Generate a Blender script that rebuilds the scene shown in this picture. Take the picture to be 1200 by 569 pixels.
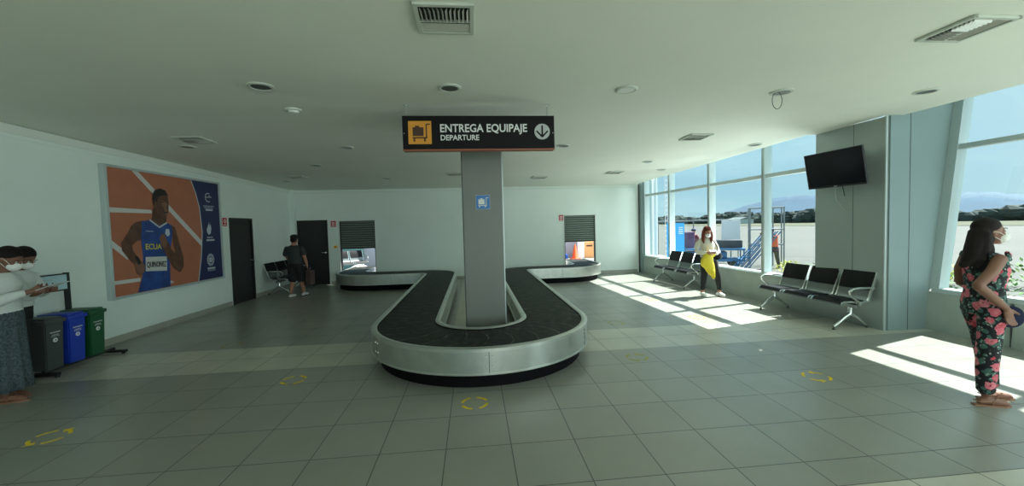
import bpy, bmesh, math, random
from mathutils import Vector, Matrix, Euler
random.seed(7)
PI = math.pi
V = Vector
for o in list(bpy.data.objects): bpy.data.objects.remove(o)
scn = bpy.context.scene
COL = scn.collection

# ---------------------------------------------------------------- camera
FPX, YAW, PITCH, ROLL, CAMH = 466.8, .0955, -.0444, -.0268, 1.7
cam_d = bpy.data.cameras.new('camera'); cam = bpy.data.objects.new('camera', cam_d); COL.objects.link(cam)
cam_d.sensor_fit = 'HORIZONTAL'; cam_d.sensor_width = 36; cam_d.lens = FPX / 1200 * 36
cam_d.clip_start = .05; cam_d.clip_end = 6000
fw = V((math.sin(YAW) * math.cos(PITCH), math.cos(YAW) * math.cos(PITCH), math.sin(PITCH)))
r0 = V((math.cos(YAW), -math.sin(YAW), 0)); u0 = r0.cross(fw)
rt = r0 * math.cos(ROLL) + u0 * math.sin(ROLL); up = -r0 * math.sin(ROLL) + u0 * math.cos(ROLL)
cam.matrix_world = Matrix(((rt.x, up.x, -fw.x, 0), (rt.y, up.y, -fw.y, 0), (rt.z, up.z, -fw.z, CAMH), (0, 0, 0, 1)))
scn.camera = cam

# ---------------------------------------------------------------- exposure, sky, sun, added fill lamps
scn.view_settings.view_transform = 'Standard'; scn.view_settings.look = 'None'
scn.view_settings.gamma = 1; scn.view_settings.use_curve_mapping = False
scn.view_settings.exposure = 0.52
scn.cycles.max_bounces = 10; scn.cycles.diffuse_bounces = 6; scn.cycles.transparent_max_bounces = 12
scn.cycles.use_denoising = True
scn.cycles.sample_clamp_indirect = 6
w = bpy.data.worlds.new('sky'); scn.world = w; w.use_nodes = True
wn = w.node_tree; wn.nodes.clear()
bg = wn.nodes.new('ShaderNodeBackground'); wo = wn.nodes.new('ShaderNodeOutputWorld')
wtc = wn.nodes.new('ShaderNodeTexCoord'); wsp = wn.nodes.new('ShaderNodeSeparateXYZ'); wn.links.new(wtc.outputs['Generated'], wsp.inputs[0])
wr = wn.nodes.new('ShaderNodeValToRGB'); wn.links.new(wsp.outputs[2], wr.inputs[0])
e = wr.color_ramp.elements; e[0].position = 0; e[0].color = (.36, .58, .66, 1); e[1].position = .9; e[1].color = (.20, .42, .62, 1)
e2 = e.new(.10); e2.color = (.33, .56, .68, 1); e3 = e.new(.3); e3.color = (.36, .60, .72, 1)
# brighter haze on the sun's side of the sky
dt = wn.nodes.new('ShaderNodeVectorMath'); dt.operation = 'DOT_PRODUCT'; wn.links.new(wtc.outputs['Generated'], dt.inputs[0]); dt.inputs[1].default_value = V((.95, -.15, .35)).normalized()
gr_ = wn.nodes.new('ShaderNodeMapRange'); gr_.inputs[1].default_value = .55; gr_.inputs[2].default_value = 1.0; gr_.inputs[3].default_value = 0; gr_.inputs[4].default_value = .75; wn.links.new(dt.outputs['Value'], gr_.inputs[0])
cm = wn.nodes.new('ShaderNodeMapping'); cm.inputs[3].default_value = (2, 2, 9); wn.links.new(wtc.outputs['Generated'], cm.inputs[0])
cn0 = wn.nodes.new('ShaderNodeTexNoise'); cn0.inputs['Scale'].default_value = 1.6; cn0.inputs['Detail'].default_value = 7; wn.links.new(cm.outputs[0], cn0.inputs['Vector'])
cr = wn.nodes.new('ShaderNodeMapRange'); cr.inputs[1].default_value = .45; cr.inputs[2].default_value = .75; cr.inputs[4].default_value = .3; wn.links.new(cn0.outputs[0], cr.inputs[0])
ad = wn.nodes.new('ShaderNodeMath'); ad.operation = 'ADD'; ad.use_clamp = True; wn.links.new(gr_.outputs[0], ad.inputs[0]); wn.links.new(cr.outputs[0], ad.inputs[1])
mixw = wn.nodes.new('ShaderNodeMix'); mixw.data_type = 'RGBA'; mixw.inputs[7].default_value = (.70, .86, .86, 1)
wn.links.new(ad.outputs[0], mixw.inputs[0]); wn.links.new(wr.outputs[0], mixw.inputs[6]); wn.links.new(mixw.outputs[2], bg.inputs[0]); wn.links.new(bg.outputs[0], wo.inputs[0])
bg.inputs[1].default_value = .86

sd = bpy.data.lights.new('sun', 'SUN'); sd.energy = 12.0; sd.angle = math.radians(.6); sd.color = (1, .985, .93)
so = bpy.data.objects.new('sun', sd); COL.objects.link(so)
so.rotation_euler = V((-.74, -.19, -1)).to_track_quat('-Z', 'Y').to_euler(); so.location = (12, 8, 14)

def area(name, loc, tgt, sx, sy, power, color):
    d = bpy.data.lights.new(name, 'AREA'); d.shape = 'RECTANGLE'; d.size = sx; d.size_y = sy; d.energy = power; d.color = color
    o = bpy.data.objects.new(name, d); COL.objects.link(o); o.location = loc
    o.rotation_euler = (V(tgt) - V(loc)).to_track_quat('-Z', 'Z').to_euler(); return o
area('entrance_fill', (2.6, -5.6, 1.6), (2.0, 3, 1.9), 6.5, 2.7, 115, (.92, 1, .96))  # added fill lamp behind the camera, standing in for entrance daylight
area('window_fill', (8.6, -1.2, 2.0), (0, 1.5, 1.6), 7.5, 2.8, 260, (.86, .97, .98))  # added fill lamp outside the sloped glazing, beyond the view
area('far_window_fill', (9.8, 8.6, 6.8), (3.2, 8.6, .3), 4.5, 2.6, 200, (.86, .98, 1))  # added overhead fill outside the far windows, lifts the back of the hall
area('ground_fill', (7.7, 7.9, -.22), (0.0, 9.2, 3.2), 3.2, 1.8, 200, (.92, 1, .98))  # added uplight hidden below the sill, brightens the back ceiling

# ---------------------------------------------------------------- materials
def mat(name, col, rough=.6, metal=0, spec=.5, bump=0, bscale=40, var=0, vscale=3, coat=0, col2=None, emit=None):
    m = bpy.data.materials.new(name); m.use_nodes = True; n = m.node_tree; b = n.nodes['Principled BSDF']
    b.inputs['Base Color'].default_value = (*col, 1); b.inputs['Roughness'].default_value = rough
    b.inputs['Metallic'].default_value = metal; b.inputs['Specular IOR Level'].default_value = spec
    if coat: b.inputs['Coat Weight'].default_value = coat
    if emit: b.inputs['Emission Color'].default_value = (*emit[0], 1); b.inputs['Emission Strength'].default_value = emit[1]
    if bump or var or col2:
        tc = n.nodes.new('ShaderNodeTexCoord')
    if var or col2:
        nz = n.nodes.new('ShaderNodeTexNoise'); nz.inputs['Scale'].default_value = vscale; nz.inputs['Detail'].default_value = 6
        n.links.new(tc.outputs['Object'], nz.inputs['Vector'])
        mx = n.nodes.new('ShaderNodeMix'); mx.data_type = 'RGBA'
        c2 = col2 or tuple(c * (1 - var) for c in col)
        mx.inputs[6].default_value = (*c2, 1); mx.inputs[7].default_value = (*(col if col2 else tuple(min(1, c * (1 + var)) for c in col)), 1)
        rp = n.nodes.new('ShaderNodeMapRange'); rp.inputs[1].default_value = .35; rp.inputs[2].default_value = .65
        n.links.new(nz.outputs[0], rp.inputs[0]); n.links.new(rp.outputs[0], mx.inputs[0]); n.links.new(mx.outputs[2], b.inputs['Base Color'])
    if bump:
        nb = n.nodes.new('ShaderNodeTexNoise'); nb.inputs['Scale'].default_value = bscale; nb.inputs['Detail'].default_value = 4
        n.links.new(tc.outputs['Object'], nb.inputs['Vector'])
        bp = n.nodes.new('ShaderNodeBump'); bp.inputs['Strength'].default_value = bump; bp.inputs['Distance'].default_value = .01
        n.links.new(nb.outputs[0], bp.inputs['Height']); n.links.new(bp.outputs[0], b.inputs['Normal'])
    return m

class NG:
    def __init__(s, m): s.t = m.node_tree
    def new(s, k): return s.t.nodes.new(k)
    def put(s, i, v):
        if isinstance(v, (int, float)): i.default_value = v
        elif isinstance(v, tuple): i.default_value = v
        else: s.t.links.new(v, i)
    def m(s, op, a, b=0.0, c=None):
        n = s.new('ShaderNodeMath'); n.operation = op; s.put(n.inputs[0], a); s.put(n.inputs[1], b)
        if c is not None: s.put(n.inputs[2], c)
        return n.outputs[0]
    def mix(s, f, a, b):
        n = s.new('ShaderNodeMix'); n.data_type = 'RGBA'; s.put(n.inputs[0], f); s.put(n.inputs[6], a); s.put(n.inputs[7], b); return n.outputs[2]
    def noise(s, vec, sc, det=4):
        n = s.new('ShaderNodeTexNoise'); n.inputs['Scale'].default_value = sc; n.inputs['Detail'].default_value = det; s.t.links.new(vec, n.inputs['Vector']); return n.outputs[0]
    def vor(s, vec, sc, out=0, rnd=1.0, feat='F1'):
        n = s.new('ShaderNodeTexVoronoi'); n.feature = feat; n.inputs['Scale'].default_value = sc; n.inputs['Randomness'].default_value = rnd; s.t.links.new(vec, n.inputs['Vector']); return n.outputs[out]
    def rng(s, v, a, b, c=0., d=1.):
        n = s.new('ShaderNodeMapRange'); s.put(n.inputs[0], v)
        for i, x in enumerate((a, b, c, d)): n.inputs[i + 1].default_value = x
        return n.outputs[0]

def floor_mat():
    m = mat('floor_tile', (.2, .22, .2), .34, spec=.62); g = NG(m); b = m.node_tree.nodes['Principled BSDF']
    tc = g.new('ShaderNodeTexCoord'); sp = g.new('ShaderNodeSeparateXYZ'); g.t.links.new(tc.outputs['Object'], sp.inputs[0])
    x = g.m('DIVIDE', g.m('SUBTRACT', sp.outputs[0], .24), .5); y = g.m('DIVIDE', g.m('SUBTRACT', sp.outputs[1], 3.02), .52)
    ix = g.m('FLOOR', x); iy = g.m('FLOOR', y); fx = g.m('SUBTRACT', x, ix); fy = g.m('SUBTRACT', y, iy)
    dx = g.m('MINIMUM', fx, g.m('SUBTRACT', 1.0, fx)); dy = g.m('MINIMUM', fy, g.m('SUBTRACT', 1.0, fy))
    near = g.m('MULTIPLY', g.m('ABSOLUTE', g.m('SUBTRACT', sp.outputs[1], 2.24)), 2.0)
    d = g.m('MINIMUM', g.m('MINIMUM', dx, dy), near)
    gr = g.m('LESS_THAN', d, .0075)
    cv = g.new('ShaderNodeCombineXYZ'); g.t.links.new(ix, cv.inputs[0]); g.t.links.new(iy, cv.inputs[1])
    wn_ = g.new('ShaderNodeTexWhiteNoise'); g.t.links.new(cv.outputs[0], wn_.inputs[0])
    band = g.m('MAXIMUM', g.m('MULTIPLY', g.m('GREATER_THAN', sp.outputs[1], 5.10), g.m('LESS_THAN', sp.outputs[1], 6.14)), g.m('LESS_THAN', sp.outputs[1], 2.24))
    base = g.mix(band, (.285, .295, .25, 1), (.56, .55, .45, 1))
    base = g.mix(g.rng(wn_.outputs[0], 0, 1, 0, .30), base, (.37, .38, .35, 1))
    nz = g.noise(tc.outputs['Object'], 2.2, 8)
    base = g.mix(g.rng(nz, .35, .7, 0, .16), base, (.19, .195, .175, 1))
    base = g.mix(gr, base, (.07, .072, .066, 1))
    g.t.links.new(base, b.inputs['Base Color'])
    g.t.links.new(g.rng(nz, .3, .7, .28, .36), b.inputs['Roughness'])
    bp = g.new('ShaderNodeBump'); bp.inputs['Strength'].default_value = .35; bp.inputs['Distance'].default_value = .004
    g.t.links.new(g.m('SUBTRACT', 1.0, gr), bp.inputs['Height']); g.t.links.new(bp.outputs[0], b.inputs['Normal'])
    return m

def belt_mat():
    m = mat('belt_rubber', (.03, .034, .03), .6, spec=.22); g = NG(m); b = m.node_tree.nodes['Principled BSDF']
    uv = g.new('ShaderNodeUVMap'); sp = g.new('ShaderNodeSeparateXYZ'); g.t.links.new(uv.outputs[0], sp.inputs[0])
    u, v = sp.outputs[0], sp.outputs[1]                       # u metres along, v 0..1 across
    vv = g.m('SUBTRACT', v, .5); bow = g.m('MULTIPLY', g.m('MULTIPLY', vv, vv), .55)
    t = g.m('DIVIDE', g.m('ADD', u, bow), .26); f = g.m('FRACT', t)
    line = g.m('LESS_THAN', f, .07); edge = g.m('LESS_THAN', g.m('ABSOLUTE', g.m('SUBTRACT', f, .12)), .03)
    tc = g.new('ShaderNodeTexCoord'); mp = g.new('ShaderNodeMapping'); g.t.links.new(uv.outputs[0], mp.inputs[0]); mp.inputs[3].default_value = (7, 3, 1)
    dust = g.noise(mp.outputs[0], 2.0, 8); d2 = g.noise(tc.outputs['Object'], 16, 6)
    c = g.mix(g.rng(dust, .42, .75), (.006, .008, .006, 1), (.04, .046, .037, 1))
    c = g.mix(g.rng(d2, .5, .8, 0, .5), c, (.07, .078, .065, 1))
    c = g.mix(g.m('MULTIPLY', line, .8), c, (.006, .007, .006, 1)); c = g.mix(g.m('MULTIPLY', edge, g.rng(dust, .4, .7)), c, (.17, .18, .155, 1))
    g.t.links.new(c, b.inputs['Base Color'])
    bp = g.new('ShaderNodeBump'); bp.inputs['Strength'].default_value = .6; bp.inputs['Distance'].default_value = .006
    g.t.links.new(g.m('SUBTRACT', f, line), bp.inputs['Height']); g.t.links.new(bp.outputs[0], b.inputs['Normal'])
    return m

def floral_mat():
    m = mat('floral_cloth', (.01, .01, .015), .8); g = NG(m); b = m.node_tree.nodes['Principled BSDF']
    tc = g.new('ShaderNodeTexCoord'); nz = g.new('ShaderNodeTexNoise'); nz.inputs['Scale'].default_value = 22; g.t.links.new(tc.outputs['Object'], nz.inputs['Vector'])
    va = g.new('ShaderNodeVectorMath'); va.operation = 'MULTIPLY_ADD'; g.t.links.new(nz.outputs[1], va.inputs[0]); va.inputs[1].default_value = (.05, .05, .05); g.t.links.new(tc.outputs['Object'], va.inputs[2])
    P = va.outputs[0]
    c = (.008, .009, .014, 1)
    leaf = g.m('LESS_THAN', g.vor(P, 24), .42); c = g.mix(leaf, c, (.055, .14, .12, 1))
    leaf2 = g.m('LESS_THAN', g.vor(P, 30), .24); c = g.mix(leaf2, c, (.32, .36, .33, 1))
    d = g.vor(P, 12.5); cc = g.vor(P, 12.5, 1)
    fl = g.m('LESS_THAN', d, .46); sp = g.new('ShaderNodeSeparateColor'); g.t.links.new(cc, sp.inputs[0])
    petal = g.mix(sp.outputs[0], (.50, .03, .06, 1), (.75, .22, .28, 1)); petal = g.mix(g.rng(g.vor(P, 34), .1, .5), g.mix(.35, petal, (.9, .55, .55, 1)), petal)
    petal = g.mix(g.m('LESS_THAN', d, .1), petal, (.25, .015, .03, 1))
    pick = g.m('MULTIPLY', fl, g.m('GREATER_THAN', sp.outputs[1], .34))
    c = g.mix(pick, c, petal); g.t.links.new(c, b.inputs['Base Color']); return m

def glass_mat():
    m = bpy.data.materials.new('window_glass'); m.use_nodes = True; n = m.node_tree; n.nodes.clear()
    o = n.nodes.new('ShaderNodeOutputMaterial'); t = n.nodes.new('ShaderNodeBsdfTransparent'); t.inputs[0].default_value = (.95, .985, .985, 1)
    gl = n.nodes.new('ShaderNodeBsdfGlossy'); gl.inputs['Roughness'].default_value = .02; gl.inputs[0].default_value = (.8, .9, .9, 1)
    lw = n.nodes.new('ShaderNodeLayerWeight'); pw = n.nodes.new('ShaderNodeMath'); pw.operation = 'POWER'; pw.inputs[1].default_value = 5; n.links.new(lw.outputs[1], pw.inputs[0])
    fr = n.nodes.new('ShaderNodeMapRange'); fr.inputs[3].default_value = .03; fr.inputs[4].default_value = .7; n.links.new(pw.outputs[0], fr.inputs[0])
    mx = n.nodes.new('ShaderNodeMixShader'); n.links.new(fr.outputs[0], mx.inputs[0]); n.links.new(t.outputs[0], mx.inputs[1]); n.links.new(gl.outputs[0], mx.inputs[2]); n.links.new(mx.outputs[0], o.inputs[0])
    return m

M = dict(
    floor=floor_mat(), belt=belt_mat(), floral=floral_mat(), glass=glass_mat(),
    wall=mat('painted_wall', (.78, .87, .82), .6, var=.02, vscale=1.2, bump=.05, bscale=90),
    ceiling=mat('painted_ceiling', (.80, .83, .745), .85, var=.02, vscale=.8, bump=.06, bscale=60),
    trim=mat('painted_trim', (.74, .80, .74), .5),
    base=mat('tile_skirting', (.40, .40, .34), .45, var=.06),
    knee=mat('painted_knee_wall', (.36, .42, .38), .6, var=.06, vscale=4, bump=.1, bscale=60),
    panel=mat('composite_panel', (.36, .42, .40), .38, metal=.35, var=.03, vscale=1.5),
    panelw=mat('pale_composite_panel', (.25, .33, .335), .4, metal=.1, var=.03, vscale=1.5),
    seam=mat('dark_seam', (.05, .06, .06), .6),
    alum=mat('window_aluminium', (.52, .60, .60), .35, metal=.35),
    steel=mat('brushed_steel', (.52, .55, .51), .33, metal=.85, var=.07, vscale=6),
    steelrim=mat('steel_rim', (.60, .63, .58), .30, metal=.8, var=.05, vscale=8),
    chrome=mat('polished_metal', (.72, .76, .74), .2, metal=.9),
    black=mat('black_metal', (.012, .013, .013), .45),
    skirt=mat('black_skirting', (.003, .003, .004), .7, spec=.15),
    pad=mat('black_vinyl', (.003, .004, .005), .5, spec=.2),
    seatm=mat('seat_steel', (.20, .23, .23), .3, metal=.7),
    door=mat('dark_door', (.016, .018, .018), .5, var=.1, vscale=5),
    doorf=mat('dark_door_frame', (.010, .011, .011), .45),
    pillar=mat('pillar_cladding', (.19, .205, .185), .45, metal=.15, var=.03, vscale=1.5),
    signblk=mat('sign_black', (.004, .004, .005), .5, spec=.2), orange=mat('sign_orange', (.75, .32, .03), .5),
    white=mat('white_letters', (.80, .82, .80), .5), brown=mat('pictogram_brown', (.06, .025, .01), .5),
    grey=mat('sign_grey', (.50, .53, .52), .5), blue=mat('sign_blue', (.03, .20, .55), .4),
    red=mat('sign_red', (.55, .02, .04), .45), yellow=mat('floor_tape_yellow', (.92, .62, .01), .6, var=.15, vscale=30),
    wax=mat('worn_tape_yellow', (.42, .38, .06), .6, var=.3, vscale=40),
    shutter=mat('shutter_slats', (.24, .29, .25), .5, metal=.3),
    ventf=mat('vent_frame', (.55, .60, .53), .5), ventd=mat('vent_dark', (.02, .025, .02), .8), ventl=mat('vent_blade', (.55, .56, .50), .45, metal=.3),
    ltd=mat('lamp_reflector', (.10, .11, .10), .3, metal=.5), ltw=mat('frosted_lamp', (.75, .78, .72), .4),
    tv=mat('tv_screen', (.004, .005, .008), .18), tvb=mat('tv_bezel', (.012, .013, .014), .35), cable=mat('cable_grey', (.40, .42, .38), .5),
    bing=mat('bin_grey', (.055, .065, .065), .5), binb=mat('bin_blue', (.01, .045, .42), .45), bingr=mat('bin_green', (.008, .085, .03), .45),
    board=mat('notice_board', (.50, .70, .74), .5, col2=(.42, .62, .70), vscale=5),
    skin=mat('skin_tan', (.42, .20, .12), .55), skin2=mat('skin_brown', (.21, .095, .06), .55), hair=mat('dark_hair', (.012, .008, .007), .75, spec=.25, bump=.3, bscale=120),
    hairr=mat('auburn_hair', (.13, .03, .018), .75, spec=.25, bump=.3, bscale=120), mask=mat('face_mask', (.78, .78, .74), .7), maskp=mat('white_mask', (.85, .86, .84), .7),
    eye=mat('eye_white', (.7, .7, .68), .3), blouse=mat('white_blouse', (.66, .70, .68), .8, bump=.2, bscale=30),
    cream=mat('cream_sweater', (.62, .60, .50), .85, bump=.25, bscale=60), skirtc=mat('speckled_navy_cloth', (.03, .045, .06), .85, col2=(.10, .13, .15), vscale=55),
    tee=mat('charcoal_tee', (.035, .045, .045), .85), shorts=mat('black_cloth', (.010, .010, .011), .85), jeans=mat('black_leggings', (.012, .014, .015), .8),
    jacket=mat('yellow_jacket', (.72, .58, .03), .7, bump=.25, bscale=20), shoe=mat('white_shoe', (.75, .75, .72), .6), sandal=mat('sandal_leather', (.30, .15, .09), .6),
    navy=mat('navy_bag', (.006, .010, .035), .8, spec=.2), paper=mat('paper', (.72, .78, .78), .7), phone=mat('phone_black', (.01, .012, .02), .25), kraft=mat('brown_bag', (.07, .04, .035), .7),
    vest=mat('orange_vest', (.80, .16, .07), .7), cap=mat('navy_cap', (.02, .04, .10), .7), maroon=mat('maroon_shirt', (.16, .03, .05), .8),
    track=mat('poster_track', (.44, .15, .08), .45, var=.06, vscale=3), line=mat('poster_line', (.62, .62, .60), .45), pnavy=mat('poster_navy', (.012, .018, .09), .4),
    pskin=mat('poster_skin', (.11, .045, .025), .45, var=.25, vscale=8), pskin2=mat('poster_skin_light', (.22, .10, .06), .45), phair=mat('poster_hair', (.006, .005, .005), .5), psing=mat('poster_singlet', (.015, .06, .26), .45, var=.3, vscale=6),
    pyel=mat('poster_yellow', (.75, .65, .05), .45), plog=mat('poster_logo', (.55, .60, .66), .45),
    apron=mat('apron_concrete', (.085, .090, .080), .85, var=.10, vscale=.15), grass=mat('dry_grass', (.075, .082, .045), .95, var=.25, vscale=.3),
    pave=mat('yard_concrete', (.34, .33, .32), .85, var=.05, vscale=1), leaf=mat('leaf_green', (.10, .22, .04), .7, var=.4, vscale=6), leaf2=mat('leaf_yellow', (.45, .48, .08), .7, var=.3, vscale=9),
    tree=mat('tree_foliage', (.028, .045, .040), .95, var=.4, vscale=.4), mount=mat('haze_blue_mountain', (.035, .078, .125), 1, var=.1, vscale=.01), mount2=mat('haze_pale_mountain', (.075, .125, .17), 1, var=.06, vscale=.01),  # distance haze is painted into both mountain colours
    sblue=mat('banner_blue', (.02, .36, .80), .5), cblue=mat('cart_blue', (.04, .16, .34), .5, metal=.3), galv=mat('galvanised_pipe', (.20, .23, .24), .5, metal=.4),
    pale=mat('pale_column', (.55, .64, .66), .5), luggage=mat('luggage_charcoal', (.03, .035, .05), .6), lugr=mat('luggage_purple', (.09, .04, .10), .7), lugw=mat('white_sack', (.75, .76, .76), .7),
    cone=mat('cone_orange', (.95, .10, .01), .5), box=mat('cardboard', (.80, .42, .17), .8), yard=mat('yard_wall', (.40, .41, .46), .8), teal=mat('teal_wall', (.16, .32, .30), .8), tarp=mat('blue_tarp', (.02, .10, .45), .6),
)

# ---------------------------------------------------------------- helpers
def tag(o, label=None, cat=None, group=None, kind=None):
    if label: o['label'] = label
    if cat: o['category'] = cat
    if group: o['group'] = group
    if kind: o['kind'] = kind
    return o
def empty(name, loc=(0, 0, 0), rz=0, label=None, cat=None, group=None, kind=None, rot=None):
    o = bpy.data.objects.new(name, None); COL.objects.link(o); o.location = loc
    o.rotation_euler = rot if rot else (0, 0, rz); o.empty_display_size = .1
    return tag(o, label, cat, group, kind)
def copy_tree(o, parent=None):
    kids = [c for c in bpy.data.objects if c.parent == o]
    c = o.copy(); COL.objects.link(c); c.parent = parent
    if parent: c.matrix_parent_inverse = o.matrix_parent_inverse
    for k in kids: copy_tree(k, c)
    return c

class MB:
    def __init__(s): s.b = bmesh.new(); s.uv = None
    def _f(s, vs):
        try: return s.b.faces.new(vs)
        except ValueError: return None
    def box(s, c, d, rot=None, bev=0):
        r = bmesh.ops.create_cube(s.b, size=1); vs = r['verts']
        mt = Matrix.Translation(V(c)) @ (rot.to_matrix().to_4x4() if rot else Matrix()) @ Matrix.Diagonal((*d, 1))
        bmesh.ops.transform(s.b, matrix=mt, verts=vs)
        if bev:
            es = list({e for v in vs for e in v.link_edges})
            bmesh.ops.bevel(s.b, geom=es, offset=bev, segments=2, affect='EDGES', profile=.5)
        return s
    def b2(s, a, b, bev=0):
        c = [(a[i] + b[i]) / 2 for i in range(3)]; d = [abs(b[i] - a[i]) for i in range(3)]; return s.box(c, d, None, bev)
    def tube(s, pts, r, seg=10, cap=True, flat=1, closed=False):
        pts = [V(p) for p in pts]; n = len(pts); rs = r if isinstance(r, (list, tuple)) else [r] * n
        rings = []; pn = None
        for i, p in enumerate(pts):
            if closed: t = (pts[(i + 1) % n] - pts[i - 1])
            else: t = (pts[min(i + 1, n - 1)] - pts[max(i - 1, 0)])
            t = t.normalized() if t.length > 1e-9 else V((0, 0, 1))
            if pn is None: a = V((0, 0, 1)) if abs(t.z) < .9 else V((1, 0, 0)); pn = (a - t * a.dot(t)).normalized()
            else:
                q = pn - t * pn.dot(t); pn = q.normalized() if q.length > 1e-6 else pn
            bn = t.cross(pn)
            rings.append([s.b.verts.new(p + (pn * math.cos(2 * PI * k / seg) + bn * math.sin(2 * PI * k / seg) * flat) * rs[i]) for k in range(seg)])
        for i in range(n if closed else n - 1):
            A, B = rings[i], rings[(i + 1) % n]
            for k in range(seg): s._f((A[k], A[(k + 1) % seg], B[(k + 1) % seg], B[k]))
        if cap and not closed: s._f(rings[0][::-1]); s._f(rings[-1])
        return s
    def cyl(s, p0, p1, r, seg=24, r1=None): return s.tube([p0, p1], [r, r if r1 is None else r1], seg)
    def lathe(s, prof, seg=32, c=(0, 0, 0), cap=True):
        rings = [[s.b.verts.new((c[0] + r * math.cos(2 * PI * k / seg), c[1] + r * math.sin(2 * PI * k / seg), c[2] + z)) for k in range(seg)] for r, z in prof]
        for A, B in zip(rings, rings[1:]):
            for k in range(seg): s._f((A[k], A[(k + 1) % seg], B[(k + 1) % seg], B[k]))
        if cap: s._f(rings[0][::-1]); s._f(rings[-1])
        return s
    def prism(s, pts, ext):
        ext = V(ext); A = [s.b.verts.new(V(p)) for p in pts]; B = [s.b.verts.new(V(p) + ext) for p in pts]; n = len(A)
        s._f(A[::-1]); s._f(B)
        for k in range(n): s._f((A[k], A[(k + 1) % n], B[(k + 1) % n], B[k]))
        return s
    def ribbon(s, prof, x0, x1, th):          # profile in (y,z), extruded along x
        P = [V((0, a, b)) for a, b in prof]; N = []
        for i in range(len(P)):
            t = (P[min(i + 1, len(P) - 1)] - P[max(i - 1, 0)]).normalized(); N.append(V((0, -t.z, t.y)))
        poly = [p + n * th / 2 for p, n in zip(P, N)] + [p - n * th / 2 for p, n in list(zip(P, N))[::-1]]
        nP = len(P); A = [s.b.verts.new(p + V((x0, 0, 0))) for p in poly]; B = [s.b.verts.new(p + V((x1, 0, 0))) for p in poly]; n = len(A)
        for k in range(n): s._f((A[k], A[(k + 1) % n], B[(k + 1) % n], B[k]))
        for i in range(nP - 1):
            for Q in (A, B): s._f((Q[i], Q[i + 1], Q[n - 2 - i], Q[n - 1 - i]))
        return s
    def ell(s, c, r, seg=20, rot=None):
        q = bmesh.ops.create_uvsphere(s.b, u_segments=seg, v_segments=max(8, seg * 2 // 3), radius=1)
        mt = Matrix.Translation(V(c)) @ (rot.to_matrix().to_4x4() if rot else Matrix()) @ Matrix.Diagonal((*(r if isinstance(r, (tuple, list)) else (r, r, r)), 1))
        bmesh.ops.transform(s.b, matrix=mt, verts=q['verts']); return s
    def build(s, name, m, parent=None, smooth=None, kind=None):
        bmesh.ops.recalc_face_normals(s.b, faces=s.b.faces)
        me = bpy.data.meshes.new(name); s.b.to_mesh(me); s.b.free()
        ms = m if isinstance(m, (list, tuple)) else [m]
        for q in ms: me.materials.append(M[q] if isinstance(q, str) else q)
        o = bpy.data.objects.new(name, me); COL.objects.link(o)
        if smooth: 
            me.polygons.foreach_set('use_smooth', [True] * len(me.polygons))
            if smooth != 'all':
                me.set_sharp_from_angle(angle=math.radians(38))
        if parent: o.parent = parent
        if kind: o['kind'] = kind
        return o

def remesh(o, vox, it=3, smooth_f=.5):
    md = o.modifiers.new('r', 'REMESH'); md.mode = 'VOXEL'; md.voxel_size = vox; md.use_smooth_shade = True
    ms = o.modifiers.new('s', 'SMOOTH'); ms.iterations = it; ms.factor = smooth_f
    dg = bpy.context.evaluated_depsgraph_get(); ev = o.evaluated_get(dg)
    me = bpy.data.meshes.new_from_object(ev); o.modifiers.clear(); old = o.data; mats = [q for q in old.materials]; o.data = me
    if not len(me.materials):
        for q in mats: me.materials.append(q)
    me.polygons.foreach_set('use_smooth', [True] * len(me.polygons)); bpy.data.meshes.remove(old)
    return o

def text(body, size, loc, rot, m, parent, ext=.002, bold=0, align='LEFT', sx=1, name='lettering'):
    cu = bpy.data.curves.new(name, 'FONT'); cu.body = body; cu.size = size; cu.extrude = ext; cu.offset = bold; cu.align_x = align; cu.resolution_u = 3
    t = bpy.data.objects.new(name, cu); COL.objects.link(t)
    dg = bpy.context.evaluated_depsgraph_get(); me = bpy.data.meshes.new_from_object(t.evaluated_get(dg)); bpy.data.objects.remove(t)
    me.materials.clear(); me.materials.append(M[m]); o = bpy.data.objects.new(name, me); COL.objects.link(o)
    o.location = loc; o.rotation_euler = rot; o.scale = (sx, 1, 1); o.parent = parent; return o

# ================================================================ THE BUILDING
def zc(y): return 3.14 if y < 5.27 else 3.14 - (y - 5.27) * .0246
mb = MB(); mb.prism([(-5.9, -6, -.3), (6.85, -6, -.3), (6.85, 5.35, -.3), (6.2, 5.35, -.3), (5.85, 13.15, -.3), (-5.9, 13.15, -.3)], (0, 0, .3))
mb.build('floor', 'floor', kind='structure')
mb = MB()
for P in ([(-5.9, -6), (6.24, -6), (6.24, 5.27), (-5.9, 5.27)], [(-5.9, 5.27), (5.97, 5.27), (5.93, 6.40), (5.76, 6.40), (5.42, 13.05), (-5.9, 13.05)]):
    lo = [mb.b.verts.new((x, y, zc(y))) for x, y in P]; hi = [mb.b.verts.new((x, y, zc(y) + .12)) for x, y in P]
    mb._f(lo); mb._f(hi[::-1])
    for k in range(len(P)): mb._f((lo[k], lo[(k + 1) % len(P)], hi[(k + 1) % len(P)], hi[k]))
mb.build('ceiling', 'ceiling', kind='structure')
mb = MB(); mb.prism([(-6.1, -6.1, 3.62), (7.15, -6.1, 3.62), (7.15, 5.4, 3.62), (6.15, 5.4, 3.62), (5.78, 13.3, 3.62), (-6.1, 13.3, 3.62)], (0, 0, .15)); mb.build('roof', 'wall', kind='structure')
mb = MB(); mb.b2((6.16, -6, 3.2), (6.24, 5.25, 3.62)); mb.prism([(5.70, 6.4, 3.15), (5.76, 6.4, 3.15), (5.42, 13.05, 3.0), (5.36, 13.05, 3.0)], (0, 0, .5)); mb.build('trim_1', 'ceiling', kind='structure')

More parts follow.
